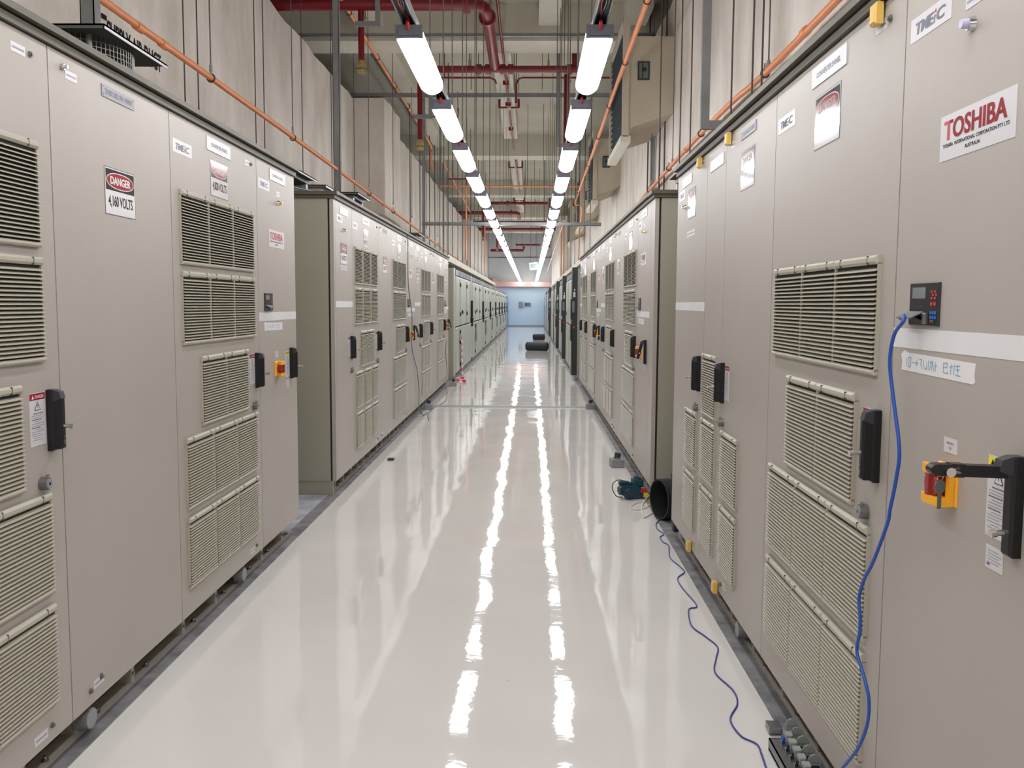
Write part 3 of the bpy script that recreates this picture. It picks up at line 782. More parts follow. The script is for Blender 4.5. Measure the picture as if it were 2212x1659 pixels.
# ---------------------------------------------------------------- switchgear
def swg_mbs(w):
    body = MB().box(0.0, w, 0.02, 0.95, 0.0, 2.2, 'side').box(0.0, 0.30, -0.004, 0.02, 0.07, 2.2, 'swg').box(w - 0.25, w, 0.0, 0.02, 0.07, 2.2, 'swgrail').box(0, w, 0.0, 0.02, 0.0, 0.07, 'galv').box(0.3, w - 0.25, 0.01, 0.02, 0.07, 2.2, 'seam')
    head = MB().box(0.75, w - 0.05, -0.012, 0.01, 2.07, 2.185, 'swghead')
    for i in range(5): head.box(0.75 + (w - 0.8) * i / 5, 0.80 + (w - 0.8) * i / 5, -0.015, -0.012, 2.08, 2.175, 'dkgrey')
    lab = MB().box(0.45, 0.72, -0.014, -0.002, 2.07, 2.18, 'bluelabel')
    up = MB().bev(0.32, w - 0.75, -0.03, 0, 1.045, 2.05, 'swg', 0.02).box(w - 0.72, w - 0.30, -0.015, 0, 1.045, 2.02, 'swg')
    up.box(w - 0.56, w - 0.52, -0.02, -0.015, 1.06, 2.0, 'seam')
    lo = MB().bev(0.32, w - 0.35, -0.03, 0, 0.10, 1.02, 'swg', 0.02).box(0.55, w - 0.45, -0.04, -0.03, 1.0, 1.03, 'ivory')
    for k in (0.28, 0.45, 0.58, 0.72, 0.86): lo.box(w * k, w * k + 0.06, -0.034, -0.03, 0.14, 0.95, 'swgrail').box(w * k + 0.06, w * k + 0.10, -0.036, -0.03, 0.14, 0.95, 'swg')
    return body, head, lab, up, lo
def rail(z0, z1): return lambda: MB().box(0, 0.22, -0.036, -0.03, z0, z1, 'swgrail')
def latch(): return MB().bev(0, 0.17, -0.055, -0.036, 0, 0.085, 'black', 0.01)
def bar_handle(): return MB().box(0, 0.14, -0.06, -0.0, 0.0, 0.64, 'black').bev(-0.22, 0.16, -0.075, -0.03, 0.10, 0.23, 'black', 0.012)
def low_handle(): return MB().prism([(0, 0), (0.42, 0), (0.46, 0.12), (0.30, 0.30), (0.34, 0.46), (0.12, 0.46), (0.02, 0.22)], 'y', -0.065, -0.036, 'swghead').box(0.4, 0.62, -0.07, -0.05, 0.12, 0.15, 'swghead')
YL = [17.7, 22.8, 28.2, 33.2, 38.3, 42.8, 46.9, 51.5, 56.3]
YR = [17.75, 23.1, 28.5, 34.4, 39.8, 45.1, 50.6, 56.0]
ordn = ['nearest', 'second', 'third', 'fourth', 'fifth', 'sixth', 'seventh', 'eighth and last']
for side, Ys in (('L', YL), ('R', YR)):
    row = 'left' if side == 'L' else 'right'
    for n in range(len(Ys) - 1):
        w = Ys[n + 1] - Ys[n] - 0.03
        nm = ordn[n] if n < len(Ys) - 2 else 'farthest'
        lab = ('pale grey two-door switchgear cubicle with black latches, %s in left row' if side == 'L' else 'pale switchgear cubicle with projecting black instrument column, %s in right row') % nm
        o = thing('switchgear_cubicle', lab, 'switchgear', ((XL, Ys[n], 0) if side == 'L' else (XR, Ys[n] + w, 0)), PI / 2 if side == 'L' else -PI / 2, 'switchgear cubicles of the %s row' % row)
        b, hd, lb, up, lo = swg_mbs(w)
        part(o, 'body', b); part(o, 'header_strip', hd); part(o, 'header_label', lb)
        U = part(o, 'upper_door', up); D = part(o, 'lower_door', lo)
        if side == 'L':
            for fx in (0.21, 0.59):
                r = part(U, 'rail', cm('rail|u', rail(1.06, 2.0)), (w * fx, 0, 0)); part(U, 'latch', cm('latch', latch), (w * fx + 0.02, 0, 1.85)); part(U, 'latch', cm('latch', latch), (w * fx + 0.02, 0, 1.24))
            part(U, 'latch', cm('latch', latch), (w * 0.33, 0, 1.28))
            part(D, 'rail', cm('rail|l', rail(0.14, 0.95)), (w * 0.2, 0, 0)); part(D, 'latch', cm('latch', latch), (w * 0.2 + 0.02, 0, 0.88)); part(D, 'latch', cm('latch', latch), (w * 0.2 + 0.02, 0, 0.21))
            if n > 0: part(D, 'operating_handle', cm('operating_handle', low_handle), (w * 0.2, 0, 0.52))
            else:
                part(D, 'latch', cm('latch', latch), (w * 0.2, 0, 0.66))
            part(o, 'bar_handle', cm('bar_handle', bar_handle), (w - 0.16, 0, 0.94))
            part(D, 'latch', cm('latch', latch), (w - 0.40, 0.0, 0.085))
        else:
            r = part(U, 'rail', cm('rail|u', rail(1.06, 2.0)), (w * 0.3, 0, 0)); part(U, 'rail', cm('rail|u', rail(1.06, 2.0)), (w * 0.55, 0, 0))
            part(U, 'latch', cm('latch', latch), (w * 0.12, 0, 1.24))
            part(D, 'rail', cm('rail|l', rail(0.14, 0.95)), (w * 0.4, 0, 0))
            depth = 0.10 if n in (0, 1, 2, 4) else 0.035
            col = MB().box(w - 0.36, w, -depth, 0.0, 0.11, 2.22, 'swgblack').box(w - 0.38, w + 0.004, -depth - 0.006, -depth, 0.11, 2.22, 'black')
            q = part(o, 'instrument_column', col, label='black instrument column')
            if depth > 0.06:
                part(q, 'relay', MB().bev(w - 0.30, w - 0.06, -depth - 0.02, -depth - 0.006, 1.70, 1.9, 'swgrail', 0.005).box(w, w + 0.02, -0.085, -0.045, 1.64, 1.74, 'ivory').box(w, w + 0.012, -0.07, -0.05, 1.76, 1.80, 'ivory'))
                part(q, 'meter_box', MB().box(w - 0.32, w + 0.012, -depth - 0.03, -depth - 0.006, 1.2, 1.6, 'swgblack').box(w, w + 0.02, -0.105, -0.055, 1.34, 1.56, 'swghead').box(w + 0.02, w + 0.024, -0.098, -0.062, 1.38, 1.52, 'screen'))
                part(q, 'switch_box', MB().bev(w - 0.32, w, -depth - 0.03, -depth - 0.006, 0.78, 1.12, 'black', 0.008).cyl((w, -0.07, 1.05), (w + 0.02, -0.07, 1.05), 0.02, 'btnred', 10))
for x0, x1, y0, y1, s in ((-1.49, -0.9, 56.4, 61.0, 'left'), (0.93, 1.35, 56.1, 61.0, 'right')):
    if s == 'left': x0, x1 = -2.2, -1.5
    o = thing('blue_cabinet', 'light blue cabinet at far %s end of the aisle' % s, 'cabinet', ((x0 + x1) / 2, (y0 + y1) / 2, 0))
    hx, hy = (x1 - x0) / 2, (y1 - y0) / 2; f = 1 if s == 'left' else -1
    part(o, 'body', MB().box(-hx, hx, -hy, hy, 0.006, 2.05, 'bluepanel'))
    part(o, 'door', MB().box(min(f * hx, f * (hx + 0.02)), max(f * hx, f * (hx + 0.02)), -hy + 0.3, hy - 0.3, 0.1, 1.95, 'bluepanel').box(min(f * hx, f * (hx + 0.03)), max(f * hx, f * (hx + 0.03)), -0.1, 0.1, 1.4, 1.75, 'ivory'))

# painted cable trays running above the switchgear
def tray(xa, xb, y0, y1, s, z0, z1):
    o = thing('cable_tray', 'cream cable tray with lid running above the %s switchgear' % s, 'cable tray', ((xa + xb) / 2, y0, z0))
    hw = (xb - xa) / 2
    part(o, 'trough', MB().box(-hw, hw, 0, y1 - y0, 0, 0.02, 'tray').box(-hw, -hw + 0.02, 0, y1 - y0, 0.02, z1 - z0, 'tray').box(hw - 0.02, hw, 0, y1 - y0, 0.02, z1 - z0, 'tray'))
    part(o, 'bracket', MB().box(-hw, hw, 0.1, 0.16, -0.06, 0, 'galvl').box(-hw, hw, (y1 - y0) / 2, (y1 - y0) / 2 + 0.06, -0.06, 0, 'galvl'))
tray(-1.95, -1.55, 17.0, 40.0, 'left', 2.30, 2.42)
tray(0.98, 1.36, 17.8, 43.8, 'right', 2.30, 2.40)

# ---------------------------------------------------------------- lights
def diffuser_mb():
    w, L, h = 0.162, 1.26, 0.066; mb = MB(); N = 10
    # cross-section with three soft lobes
    prof = []
    n = 24
    for i in range(n + 1):
        a = -1.1 + (PI + 2.2) * i / n            # wraps a little above its widest point
        x = -w / 2 * math.cos(a) if abs(math.cos(a)) > 0.0 else 0
        z = -h * math.copysign(abs(math.sin(a)) ** 0.8, math.sin(a)) - 0.012
        prof.append((x, z * (0.97 + 0.03 * math.cos(6 * PI * i / n - PI))))
    secs = []
    for y, s, q in ((0.0, 0.97, 0.45), (0.012, 0.99, 0.8), (0.04, 1.0, 1.0), (L - 0.07, 1.0, 1.0), (L - 0.035, 0.93, 0.97), (L - 0.012, 0.78, 0.85), (L, 0.6, 0.6)):
        secs.append([(x * s, y, z * q) for x, z in prof])
    vs = [p for sec in secs for p in sec]; m = n + 1; fs = []
    for i in range(len(secs) - 1):
        for k in range(n): fs.append((i * m + k, i * m + k + 1, (i + 1) * m + k + 1, (i + 1) * m + k))
    fs.append(tuple(range(m))); fs.append(tuple(range((len(secs) - 1) * m, len(secs) * m))[::-1])
    return mb.add(vs, fs, 'tube', True)
def housing_mb():
    mb = MB().box(-0.034, 0.034, 0.0, 1.28, -0.01, 0.035, 'galvl')
    mb.box(-0.080, 0.080, -0.02, -0.002, -0.042, 0.034, 'swghead').box(-0.058, 0.058, -0.035, -0.02, -0.03, 0.028, 'swghead')
    return mb
def gland_mb(): return MB().cyl((0, -0.045, 0.005), (0, -0.09, 0.03), 0.012, 'btnred', 8, 0.01)
words = ['nearest', 'second nearest', 'third nearest', 'fourth nearest', 'fifth nearest', 'sixth nearest', 'seventh nearest', 'eighth nearest', 'ninth nearest', 'tenth nearest']
def near_word(k): 
    if k < 10: return words[k]
    tens = {10: 'eleventh', 11: 'twelfth', 12: 'thirteenth', 13: 'fourteenth', 14: 'fifteenth', 15: 'sixteenth', 16: 'seventeenth', 17: 'eighteenth', 18: 'nineteenth', 19: 'twentieth', 20: 'twenty-first', 21: 'twenty-second', 22: 'seventh from far end', 23: 'sixth from far end', 24: 'fifth from far end', 25: 'fourth from far end', 26: 'third from far end', 27: 'second from far end', 28: 'last at far end'}
    return tens[k] + (' nearest' if k < 22 else '')
for s, X in (('left', -0.72), ('right', 0.392)):
    for k in range(-6, 29):  # negative k: unseen lights added to brighten the nearest cabinets
        y = 5.43 + 1.93 * k if k >= 0 else 5.1 + 1.93 * (k) - 0.15
        if k == -1: y = 3.0
        if k < -1: y = 3.0 + 1.93 * (k + 1)
        lab = 'lit white tube light, %s of the %s string' % (near_word(k), s) if k >= 0 else 'unseen tube light continuing the %s string, added to light the near cabinets' % s
        o = thing('tube_light', lab, 'ceiling light', (X, y, 3.085), 0, 'tube lights in two long strings')
        part(o, 'housing', cm('housing', housing_mb))
        part(o, 'diffuser', cm('diffuser', diffuser_mb), (0, 0.01, -0.008))
        part(o, 'cable_gland', cm('cable_gland', gland_mb))
    z = 3.12
    mb = MB().box(X - 0.041, X + 0.041, -7.0, 61.0, z + 0.045, z + 0.052, 'galvl').box(X - 0.041, X - 0.034, -7.0, 61.0, z, z + 0.045, 'galvl').box(X + 0.034, X + 0.041, -7.0, 61.0, z, z + 0.045, 'galvl')
    o = thing('light_trunking', 'grey metal trunking carrying the %s string of tube lights' % s, 'trunking')
    part(o, 'channel', mb)
    rr = random.Random(5 if s == 'left' else 9)
    for m_, r_ in (('black', 0.009), ('btnred', 0.006), ('black', 0.006)):
        pts = [(X + rr.uniform(-0.018, 0.018), -6.9 + i * 0.3, z + 0.018 + rr.uniform(0, 0.014)) for i in range(226)]
        part(o, 'wire', MB().tube(pts, r_, m_, 5), label='black wire in the trunking' if m_ == 'black' else 'red wire in the trunking')

# ---------------------------------------------------------------- hanging rods
def rod(x, y, z0, z1, r, label, m='rod', name='hanging_rod', group='thin hanging rods', nut=True):
    mb = MB().cyl((0, 0, 0), (0, 0, z1 - z0), r, m, 6, caps=False)
    if nut: mb.cyl((0, 0, 0), (0, 0, 0.05), r * 2.4, 'galvl', 6)
    return thing(name, label, 'rod', (x, y, z0), 0, group, me=mb)
for s, X in (('left', -0.72), ('right', 0.392)):
    for k in range(13):
        y = 5.05 + 1.93 * k * (1 if k < 6 else 1.25)
        for d in ((-0.05, 0.05) if k < 5 else (0.05,)):
            rod(X + d, y, 3.165, CEIL, 0.005, 'thin steel rod holding the %s light trunking' % s, m='rod', nut=False, group='rods over the %s light trunking' % s)
# left conduit hangers
CLY = [5.0, 7.45, 9.98, 12.3, 14.65, 17.2, 19.9, 22.6, 25.4, 28.2]
for i, y in enumerate(CLY):
    rod(-2.6, y, 3.36, CEIL, 0.006, 'thin rod with bright nut holding the orange conduit by left wall', nut=True, group='rods over the left orange conduit')
for i, y in enumerate([5.2, 7.3, 9.9, 12.1, 14.2]):
    rod(1.85, y, 3.36, CEIL, 0.006, 'thin rod with bright nut holding the orange conduit by right wall', nut=True, group='rods over the right orange conduit')
for y in (8.6, 8.95, 10.8, 11.15, 13.0, 14.9, 15.25, 16.8, 21.5, 23.4, 24.0, 25.6, 27.0, 29.5, 31.0, 33.0, 35.5, 38, 41):
    x = -3.25 if y < 18 else -2.85
    rod(x, y, 2.0, CEIL, 0.007 if y < 20 else 0.012, 'dark vertical wire hanging in front of the left concrete wall', m='darkrod', nut=False, group='dark wires along the left wall')
for y in (17.5, 18.3, 19.3, 20.3, 21.8, 23.2, 24.8, 26.4, 28.2, 30.2, 32.4, 35, 37.6):
    rod(-1.75, y, 2.42, CEIL, 0.009, 'grey rod holding the cream cable tray above left switchgear', nut=True, group='rods over the left cable tray')
for y in (18.6, 20.6, 22.8, 25, 27.5, 30, 33, 36):
    rod(1.2, y, 2.40, CEIL, 0.009, 'grey rod holding the cream cable tray above right switchgear', nut=True, group='rods over the right cable tray')
for y in (6.57, 6.85, 7.55, 9.45, 10.1, 11.7, 13.4, 13.9, 15.3):
    rod(1.62 if y < 12 else 1.93, y, 2.0, CEIL, 0.007 if y < 12 else 0.012, 'dark vertical wire hanging in front of the right concrete wall', m='darkrod', nut=False, group='dark wires along the right wall')
for x, y in ((-0.2, 12.9), (0.05, 12.9), (-0.35, 18.2), (0.2, 18.2), (-1.2, 18.2), (0.7, 18.2), (-0.1, 23.2), (0.3, 23.2), (-0.9, 23.2), (-0.2, 30), (0.1, 31), (0.3, 34), (-0.25, 35)):
    rod(x, y, 4.47 if y > 20 else 5.7, CEIL, 0.006, 'thin ceiling rod above the middle of the aisle', m='darkrod', nut=False, group='thin rods over the middle of the aisle')

# ---------------------------------------------------------------- orange conduits
def conduit(pts, r, label, clamps=(), name='orange_conduit', m='orange'):
    o = thing(name, label, 'conduit')
    if not clamps:
        q = [Vector(pts[0]), Vector(pts[0]).lerp(Vector(pts[1]), 0.8)] if abs(pts[0][2] - pts[1][2]) < 0.5 else [Vector(pts[0])]
        for p in q: part(o, 'hanger', MB().cyl(p, (p.x, p.y, CEIL), 0.007, 'rod', 6, caps=False))
    part(o, 'tube', MB().tube(smooth(pts, 5) if len(pts) > 2 else pts, r, m, 10))
    for c in clamps: part(o, 'clamp', MB().ring(c, r + 0.006, 0.007, 'darkrod', 'y', 14, 6).cyl((c[0], c[1], c[2] + r), (c[0], c[1], c[2] + r + 0.05), 0.012, 'chrome', 8))
    return o
o = conduit([(-2.6, -2, 3.33), (-2.6, 10, 3.30), (-2.6, 20, 3.20)], 0.025, 'long orange conduit running along the left concrete wall', [(-2.6, y, 3.31 - max(0, y - 8) * 0.009) for y in CLY[:6]])
for y in (6.05, 6.45, 16.0): part(o, 'coupling', MB().cyl((-2.6, y, 3.31 if y < 10 else 3.235), (-2.6, y + 0.1, 3.31 if y < 10 else 3.235), 0.031, 'orange', 12))
conduit([(-2.6, 20.0, 3.20), (-2.6, 26, 3.12), (-2.5, 36, 3.0)], 0.022, 'far thinner orange conduit continuing along the left wall', [(-2.6, y, 3.15) for y in (22.6, 25.4)])
o = conduit([(1.85, 2.0, 3.38), (1.85, 5.0, 3.36), (1.85, 7.4, 3.335), (1.85, 8.6, 3.37), (1.85, 10.2, 3.365), (1.85, 12.5, 3.33), (1.85, 15.5, 3.26)], 0.027, 'long orange conduit running along the right concrete wall', [(1.85, 5.2, 3.36), (1.85, 7.4, 3.335), (1.85, 10.1, 3.365), (1.85, 12.4, 3.33), (1.85, 14.4, 3.285)])
for y in (4.6, 6.3, 11.0): part(o, 'coupling', MB().cyl((1.85, y, 3.35), (1.85, y + 0.1, 3.35), 0.033, 'orange', 12))
conduit([(1.2, 4, 4.74), (1.2, 9.8, 4.67), (1.2, 14.2, 4.57), (1.2, 19.5, 4.42), (1.2, 23.1, 4.33)], 0.03, 'high orange conduit in front of the wall duct openings, upper right', [(1.2, y, 4.69 - (y - 9) * 0.0255) for y in (9.8, 12.0, 14.3, 16.6, 19.4)])
conduit([(1.2, 23.2, 4.3), (1.12, 23.4, 4.05), (1.3, 23.6, 3.98), (1.3, 24.5, 3.4), (1.3, 25, 2.5)], 0.02, 'orange conduit dropping to the right switchgear')
conduit([(0.95, 26, 3.9), (0.9, 32, 3.6), (0.75, 44, 2.9)], 0.016, 'thin buff conduit slanting down towards the right end wall', m='brass')
conduit([(-2.3, 23.2, 4.47), (1.3, 23.2, 4.47)], 0.022, 'straight orange conduit crossing the aisle high up')
conduit([(-1.65, 23.2, 4.45), (-1.65, 23.2, 2.62)], 0.022, 'vertical orange conduit dropping to the left switchgear')
conduit([(-1.62, 32.0, 4.3), (-1.62, 32.0, 2.6)], 0.022, 'farther vertical orange conduit above the left switchgear')
conduit([(1.1, 31.0, 4.3), (1.1, 31.0, 2.45)], 0.022, 'farther vertical orange conduit above the right switchgear')
conduit([(-2.1, 32.0, 4.3), (1.1, 32.0, 4.28)], 0.018, 'second thin orange conduit crossing farther down the aisle')
conduit([(-2.74, 5, 5.84), (-2.74, 16, 5.83), (-2.74, 24.5, 5.8), (-2.74, 24.9, 5.5), (-2.7, 25.0, 5.1)], 0.028, 'high orange conduit running under the ceiling on the left', [(-2.74, y, 5.83) for y in (13.9, 16.4, 18.5, 20.4)])
conduit([(-2.5, 25.5, 5.5), (-2.4, 36, 5.1)], 0.02, 'thin orange conduit under the far left ceiling')

# ---------------------------------------------------------------- red pipework
def hang(o, pts, top=None):
    for p in pts:
        part(o, 'hanger', MB().cyl((p[0], p[1], p[2]), (p[0], p[1], CEIL), 0.008, 'rod', 6, caps=False).box(p[0] - 0.02, p[0] + 0.02, p[1] - 0.02, p[1] + 0.02, p[2] + 0.04, p[2] + 0.16, 'galvl'))
def redpipe(pts, r, label, extras=(), name='red_pipe'):
    o = thing(name, label, 'pipe')
    a, b = Vector(pts[0]), Vector(pts[1])
    hang(o, [a.lerp(b, 0.25 if (b - a).length < 5.5 else 0.6), a.lerp(b, 0.8)])
    part(o, 'tube', MB().tube(pts, r, 'redpipe', 14))
    for c, ax in extras: part(o, 'flange', MB().cyl(Vector(c) - Vector(ax) * 0.05, Vector(c) + Vector(ax) * 0.05, r * 1.45, 'redpipe', 16))
    return o
X_, Y_ = (1, 0, 0), (0, 1, 0)
redpipe([(-7.8, 13.4, 5.79), (-0.86, 13.4, 5.79), (-0.76, 13.44, 5.79), (-0.70, 13.52, 5.78), (-0.68, 13.65, 5.77), (-0.67, 14.0, 5.75), (-0.66, 16.3, 5.68)], 0.088, 'thick red pipe crossing overhead at top left then turning away', [((-0.95, 13.4, 5.79), X_), ((-1.9, 13.4, 5.79), X_), ((-0.675, 13.9, 5.76), Y_)])
redpipe([(-1.75, 16.45, 5.65), (0.80, 16.45, 5.65)], 0.062, 'red pipe crossing overhead with three couplings, beyond the first ceiling beam', [((x, 16.45, 5.65), X_) for x in (-0.95, -0.78, -0.52, -0.38, 0.66)])
def drop(x, y, z0, z1, label, cap='down'):
    o = thing('red_drop_pipe', label, 'pipe', (x, y, z0))
    part(o, 'tube', MB().cyl((0, 0, 0), (0, 0, z1 - z0), 0.045, 'redpipe', 12)); part(o, 'hanger', MB().cyl((0.06, 0, z1 - z0 - 0.1), (0.06, 0, CEIL - z0), 0.008, 'rod', 6).box(0.03, 0.08, -0.02, 0.02, z1 - z0 - 0.14, z1 - z0 - 0.1, 'galvl'))
    if cap == 'down': part(o, 'nozzle', MB().cyl((0, 0, 0.02), (0, 0, -0.04), 0.06, 'brass', 14, 0.072).cyl((0, 0, -0.04), (0, 0, -0.16), 0.072, 'brass', 14, 0.066).ring((0, 0, -0.1), 0.07, 0.008, 'darkrod', 'z', 14, 6), label='brass nozzle')
    if cap == 'up': part(o, 'nozzle', MB().cyl((0, 0, z1 - z0 - 0.02), (0, 0, z1 - z0 + 0.2), 0.07, 'brass', 14, 0.06), label='brass nozzle')
    return o
drop(-2.475, 13.4, 4.98, 5.72, 'red drop pipe with brass nozzle hanging at the upper left')
drop(-2.0, 16.45, 4.40, 5.82, 'red drop pipe with brass nozzle beside the second left tube light')
drop(0.75, 16.5, 5.71, 6.2, 'red riser pipe with brass head beside the nearest right light', 'up')
drop(0.62, 16.62, 4.3, 5.60, 'red pipe dropping behind the second right tube light', None)
drop(0.78, 39.0, 3.9, 6.0, 'tall far red riser on the right of the aisle', 'up')
drop(-2.26, 43.0, 4.62, 6.0, 'far red drop pipe with pale nozzle on the left', 'down')
drop(-1.75, 47, 4.4, 6.0, 'farther red drop pipe near the left end wall', 'down')
# sprinkler line and its U brackets
o = thing('sprinkler_line', 'thin dark red sprinkler line running down the aisle ceiling', 'pipe')
part(o, 'tube', MB().tube([(-0.50, 4, 5.86), (-0.51, 16, 5.86), (-0.50, 26, 5.86)], 0.024, 'redpipe', 8))
part(o, 'tube', MB().tube([(-0.48, 28, 5.86), (-0.46, 36, 5.86)], 0.024, 'redpipe', 8))
hang(o, [(-0.51, 14.0, 5.86), (-0.5, 19, 5.86), (-0.47, 30, 5.86), (-0.46, 35, 5.86)])
for Y in (18.3, 20.2, 23.0): part(o, 'clamp', MB().box(-0.58, -0.46, Y, Y + 0.04, 5.82, 5.90, 'redpipe'))
for Y, n in ((20.2, 'nearest'), (28.9, 'second'), (38.0, 'third')):
    o = thing('sprinkler_bracket', 'red U-shaped sprinkler bracket, %s of those in the aisle centre' % n, 'bracket', (-0.5, Y, 5.78), group='red sprinkler brackets')
    part(o, 'bar', MB().cyl((-0.22, 0, 0), (0.22, 0, 0), 0.022, 'redpipe', 8).cyl((-0.21, 0, 0), (-0.21, 0, 0.18), 0.026, 'redpipe', 8).cyl((0.21, 0, 0), (0.21, 0, 0.18), 0.026, 'redpipe', 8))
    part(o, 'head', MB().cyl((0, 0, 0), (0, 0, -0.06), 0.05, 'beam', 10, 0.02)); part(o, 'hanger', MB().cyl((0.21, 0, 0.18), (0.21, 0, CEIL - 5.78), 0.007, 'rod', 6))
redpipe([(-1.95, 17.5, 5.76), (-0.78, 17.5, 5.76), (-0.70, 17.52, 5.72), (-0.68, 17.55, 5.66)], 0.018, 'thin red pipe with bent end, left of the aisle centre')
redpipe([(-0.30, 17.55, 5.30), (-0.30, 17.5, 5.64), (-0.25, 17.5, 5.74), (-0.18, 17.5, 5.76), (1.9, 17.5, 5.76)], 0.018, 'thin red pipe with bent end, right of the aisle centre')
redpipe([(-2.6, 20.0, 5.55), (-1.6, 20.0, 5.55), (-1.6, 20.0, 5.72)], 0.02, 'short dark red branch pipe by the left concrete pilaster')
redpipe([(-2.6, 28.4, 5.35), (-1.9, 28.4, 5.35), (-1.9, 28.4, 5.5)], 0.022, 'short dark red branch pipe farther along the left wall')
redpipe([(-1.9, 39.0, 5.78), (0.7, 39.0, 5.78)], 0.07, 'far red pipe crossing overhead, first beyond the third beam', [((x, 39.0, 5.78), X_) for x in (-1.0, -0.7, -0.3)])
redpipe([(-6, 43.3, 5.80), (-0.75, 43.3, 5.80), (-0.62, 43.5, 5.80), (-0.6, 46.2, 5.78)], 0.085, 'far thick red pipe crossing from the left and turning away', [((-0.95, 43.3, 5.8), X_)])
redpipe([(-3.2, 48.3, 5.78), (1.7, 48.3, 5.78)], 0.09, 'wide far red pipe crossing the whole aisle')
redpipe([(-3.0, 52, 5.75), (1.5, 52, 5.75)], 0.08, 'farthest high red pipe crossing the aisle', [((0.6, 52, 5.75), X_)])
redpipe([(-1.0, 59.5, 5.35), (0.6, 59.5, 5.35)], 0.06, 'small red pipe in front of the end wall')
redpipe([(-2.6, 58.8, 4.95), (-0.5, 58.8, 4.95), (-0.45, 58.8, 5.2)], 0.09, 'short thick red pipe near the left top of the end wall')

# ---------------------------------------------------------------- steel channels
def strut(x0, x1, y0, y1, z0, z1, label, name='steel_channel', m='galvl'):
    w, d, h = x1 - x0, y1 - y0, z1 - z0
    t = 0.006; mb = MB()
    L = max(w, d, h)
    if L == w: mb.box(0, w, 0, d, 0, t, m).box(0, w, 0, t, 0, h, m).box(0, w, d - t, d, 0, h, m)
    elif L == h: mb.box(0, w, 0, t, 0, h, m).box(0, t, 0, d, 0, h, m).box(w - t, w, 0, d, 0, h, m)
    else: mb.box(0, w, 0, d, 0, t, m).box(0, t, 0, d, 0, h, m).box(w - t, w, 0, d, 0, h, m)
    return thing(name, label, 'steel channel', (x0, y0, z0), me=mb)
strut(-3.75, 1.75, 18.55, 18.62, 5.64, 5.72, 'grey steel channel crossing overhead behind the second lights')
strut(-3.9, 2.0, 15.15, 15.22, 5.855, 5.9, 'grey steel channel fixed along the first ceiling beam')
strut(-2.35, 1.5, 19.6, 19.68, 3.18, 3.25, 'long grey steel channel crossing just above the lights, far')
strut(-2.64, -2.55, 12.2, 12.28, 2.35, CEIL, 'thick grey steel post by the left wall behind cabinet fans')
strut(-2.55, -2.47, 5.2, 5.28, 2.4, CEIL, 'grey steel post behind the supply air fan, near left')
strut(-2.35, -2.29, 19.7, 19.77, 2.35, CEIL, 'grey steel post carrying the left end of the crossing channel')
def lbracket(x, y, z, ztop, dx, label):
    o = thing('hanger_bracket', label, 'bracket', (x, y, z), group='L-shaped pipe hangers')
    part(o, 'post', MB().box(-0.035, 0.035, 0, 0.05, 0, ztop - z, 'galvl'))
    a, b = (dx, -0.035) if dx < 0 else (0.035, dx)
    part(o, 'arm', MB().box(a, b, 0, 0.05, 0, 0.07, 'galvl'))
lbracket(-2.22, 13.3, 5.46, CEIL, -0.33, 'grey L-shaped hanger around the upper left red drop pipe')
lbracket(-1.80, 16.38, 4.78, CEIL, -0.32, 'grey L-shaped hanger beside second left tube light')
lbracket(0.47, 16.5, 4.30, CEIL, 0.2, 'grey L-shaped hanger left of the second right tube light')
lbracket(1.44, 7.7, 2.96, CEIL, 0.30, 'grey L-shaped steel hanger over the right cabinets, front of the wall')
lbracket(1.92, 14.6, 2.4, 4.2, 0.06, 'grey post under the nearest wall duct, right')

# ---------------------------------------------------------------- wall ducts with grilles on the right
for i, (Y0, Y1, xf, z0, z1, n) in enumerate(((12.9, 15.0, 1.26, 3.88, 5.32, 'nearest'), (20.3, 22.3, 1.36, 3.84, 5.25, 'second'), (26.5, 28.5, 1.40, 3.8, 5.2, 'third'), (33, 35, 1.40, 3.8, 5.1, 'farthest'))):
    o = thing('wall_duct', 'cream flared wall duct with dark opening high on the right wall, %s' % n, 'duct', (0, 0, 0), group='wall ducts on the right wall')
    b = MB().prism([(xf + 0.05, z0 + 0.02), (xf + 0.16, z0 + 0.10), (WR, z0 + 0.28), (WR, z1 - 0.12), (xf + 0.18, z1 - 0.12), (xf + 0.05, z1 + 0.0)], 'y', Y0, Y1, 'hopper')
    part(o, 'duct_body', b)
    f = MB().box(xf, xf + 0.09, Y0 - 0.02, Y0 + 0.06, z0 - 0.04, z1 + 0.14, 'hopper').box(xf, xf + 0.09, Y1 - 0.06, Y1 + 0.02, z0 - 0.04, z1 + 0.14, 'hopper').box(xf, xf + 0.09, Y0, Y1, z1 + 0.06, z1 + 0.14, 'hopper').box(xf - 0.02, xf + 0.12, Y0 - 0.02, Y1 + 0.02, z0 - 0.12, z0 - 0.03, 'beam')
    part(o, 'frame', f)
    g = MB().box(xf + 0.045, xf + 0.055, Y0 + 0.06, Y1 - 0.06, z0 - 0.03, z1 + 0.06, 'grille')
    for k in range(1, 18): g.box(xf + 0.02, xf + 0.046, Y0 + 0.06, Y1 - 0.06, z0 - 0.03 + (z1 - z0 + 0.09) * k / 18, z0 - 0.02 + (z1 - z0 + 0.09) * k / 18, 'grille')
    part(o, 'grille', g)
    w_ = MB().box(1.465, 1.63, Y0 - 0.012, Y0, 4.61, 4.86, 'grille').box(1.485, 1.61, Y0 - 0.016, Y0 - 0.012, 4.63, 4.84, 'steel').box(1.525, 1.54, Y0 - 0.02, Y0 - 0.016, 4.63, 4.84, 'grille').cyl((1.56, Y0 - 0.016, 4.75), (1.56, Y0 - 0.02, 4.75), 0.03, 'grille', 12)
    part(o, 'hatch', w_, (0 if i == 0 else 0.1, 0, 0 if i == 0 else -0.1), label='small square metal hatch')

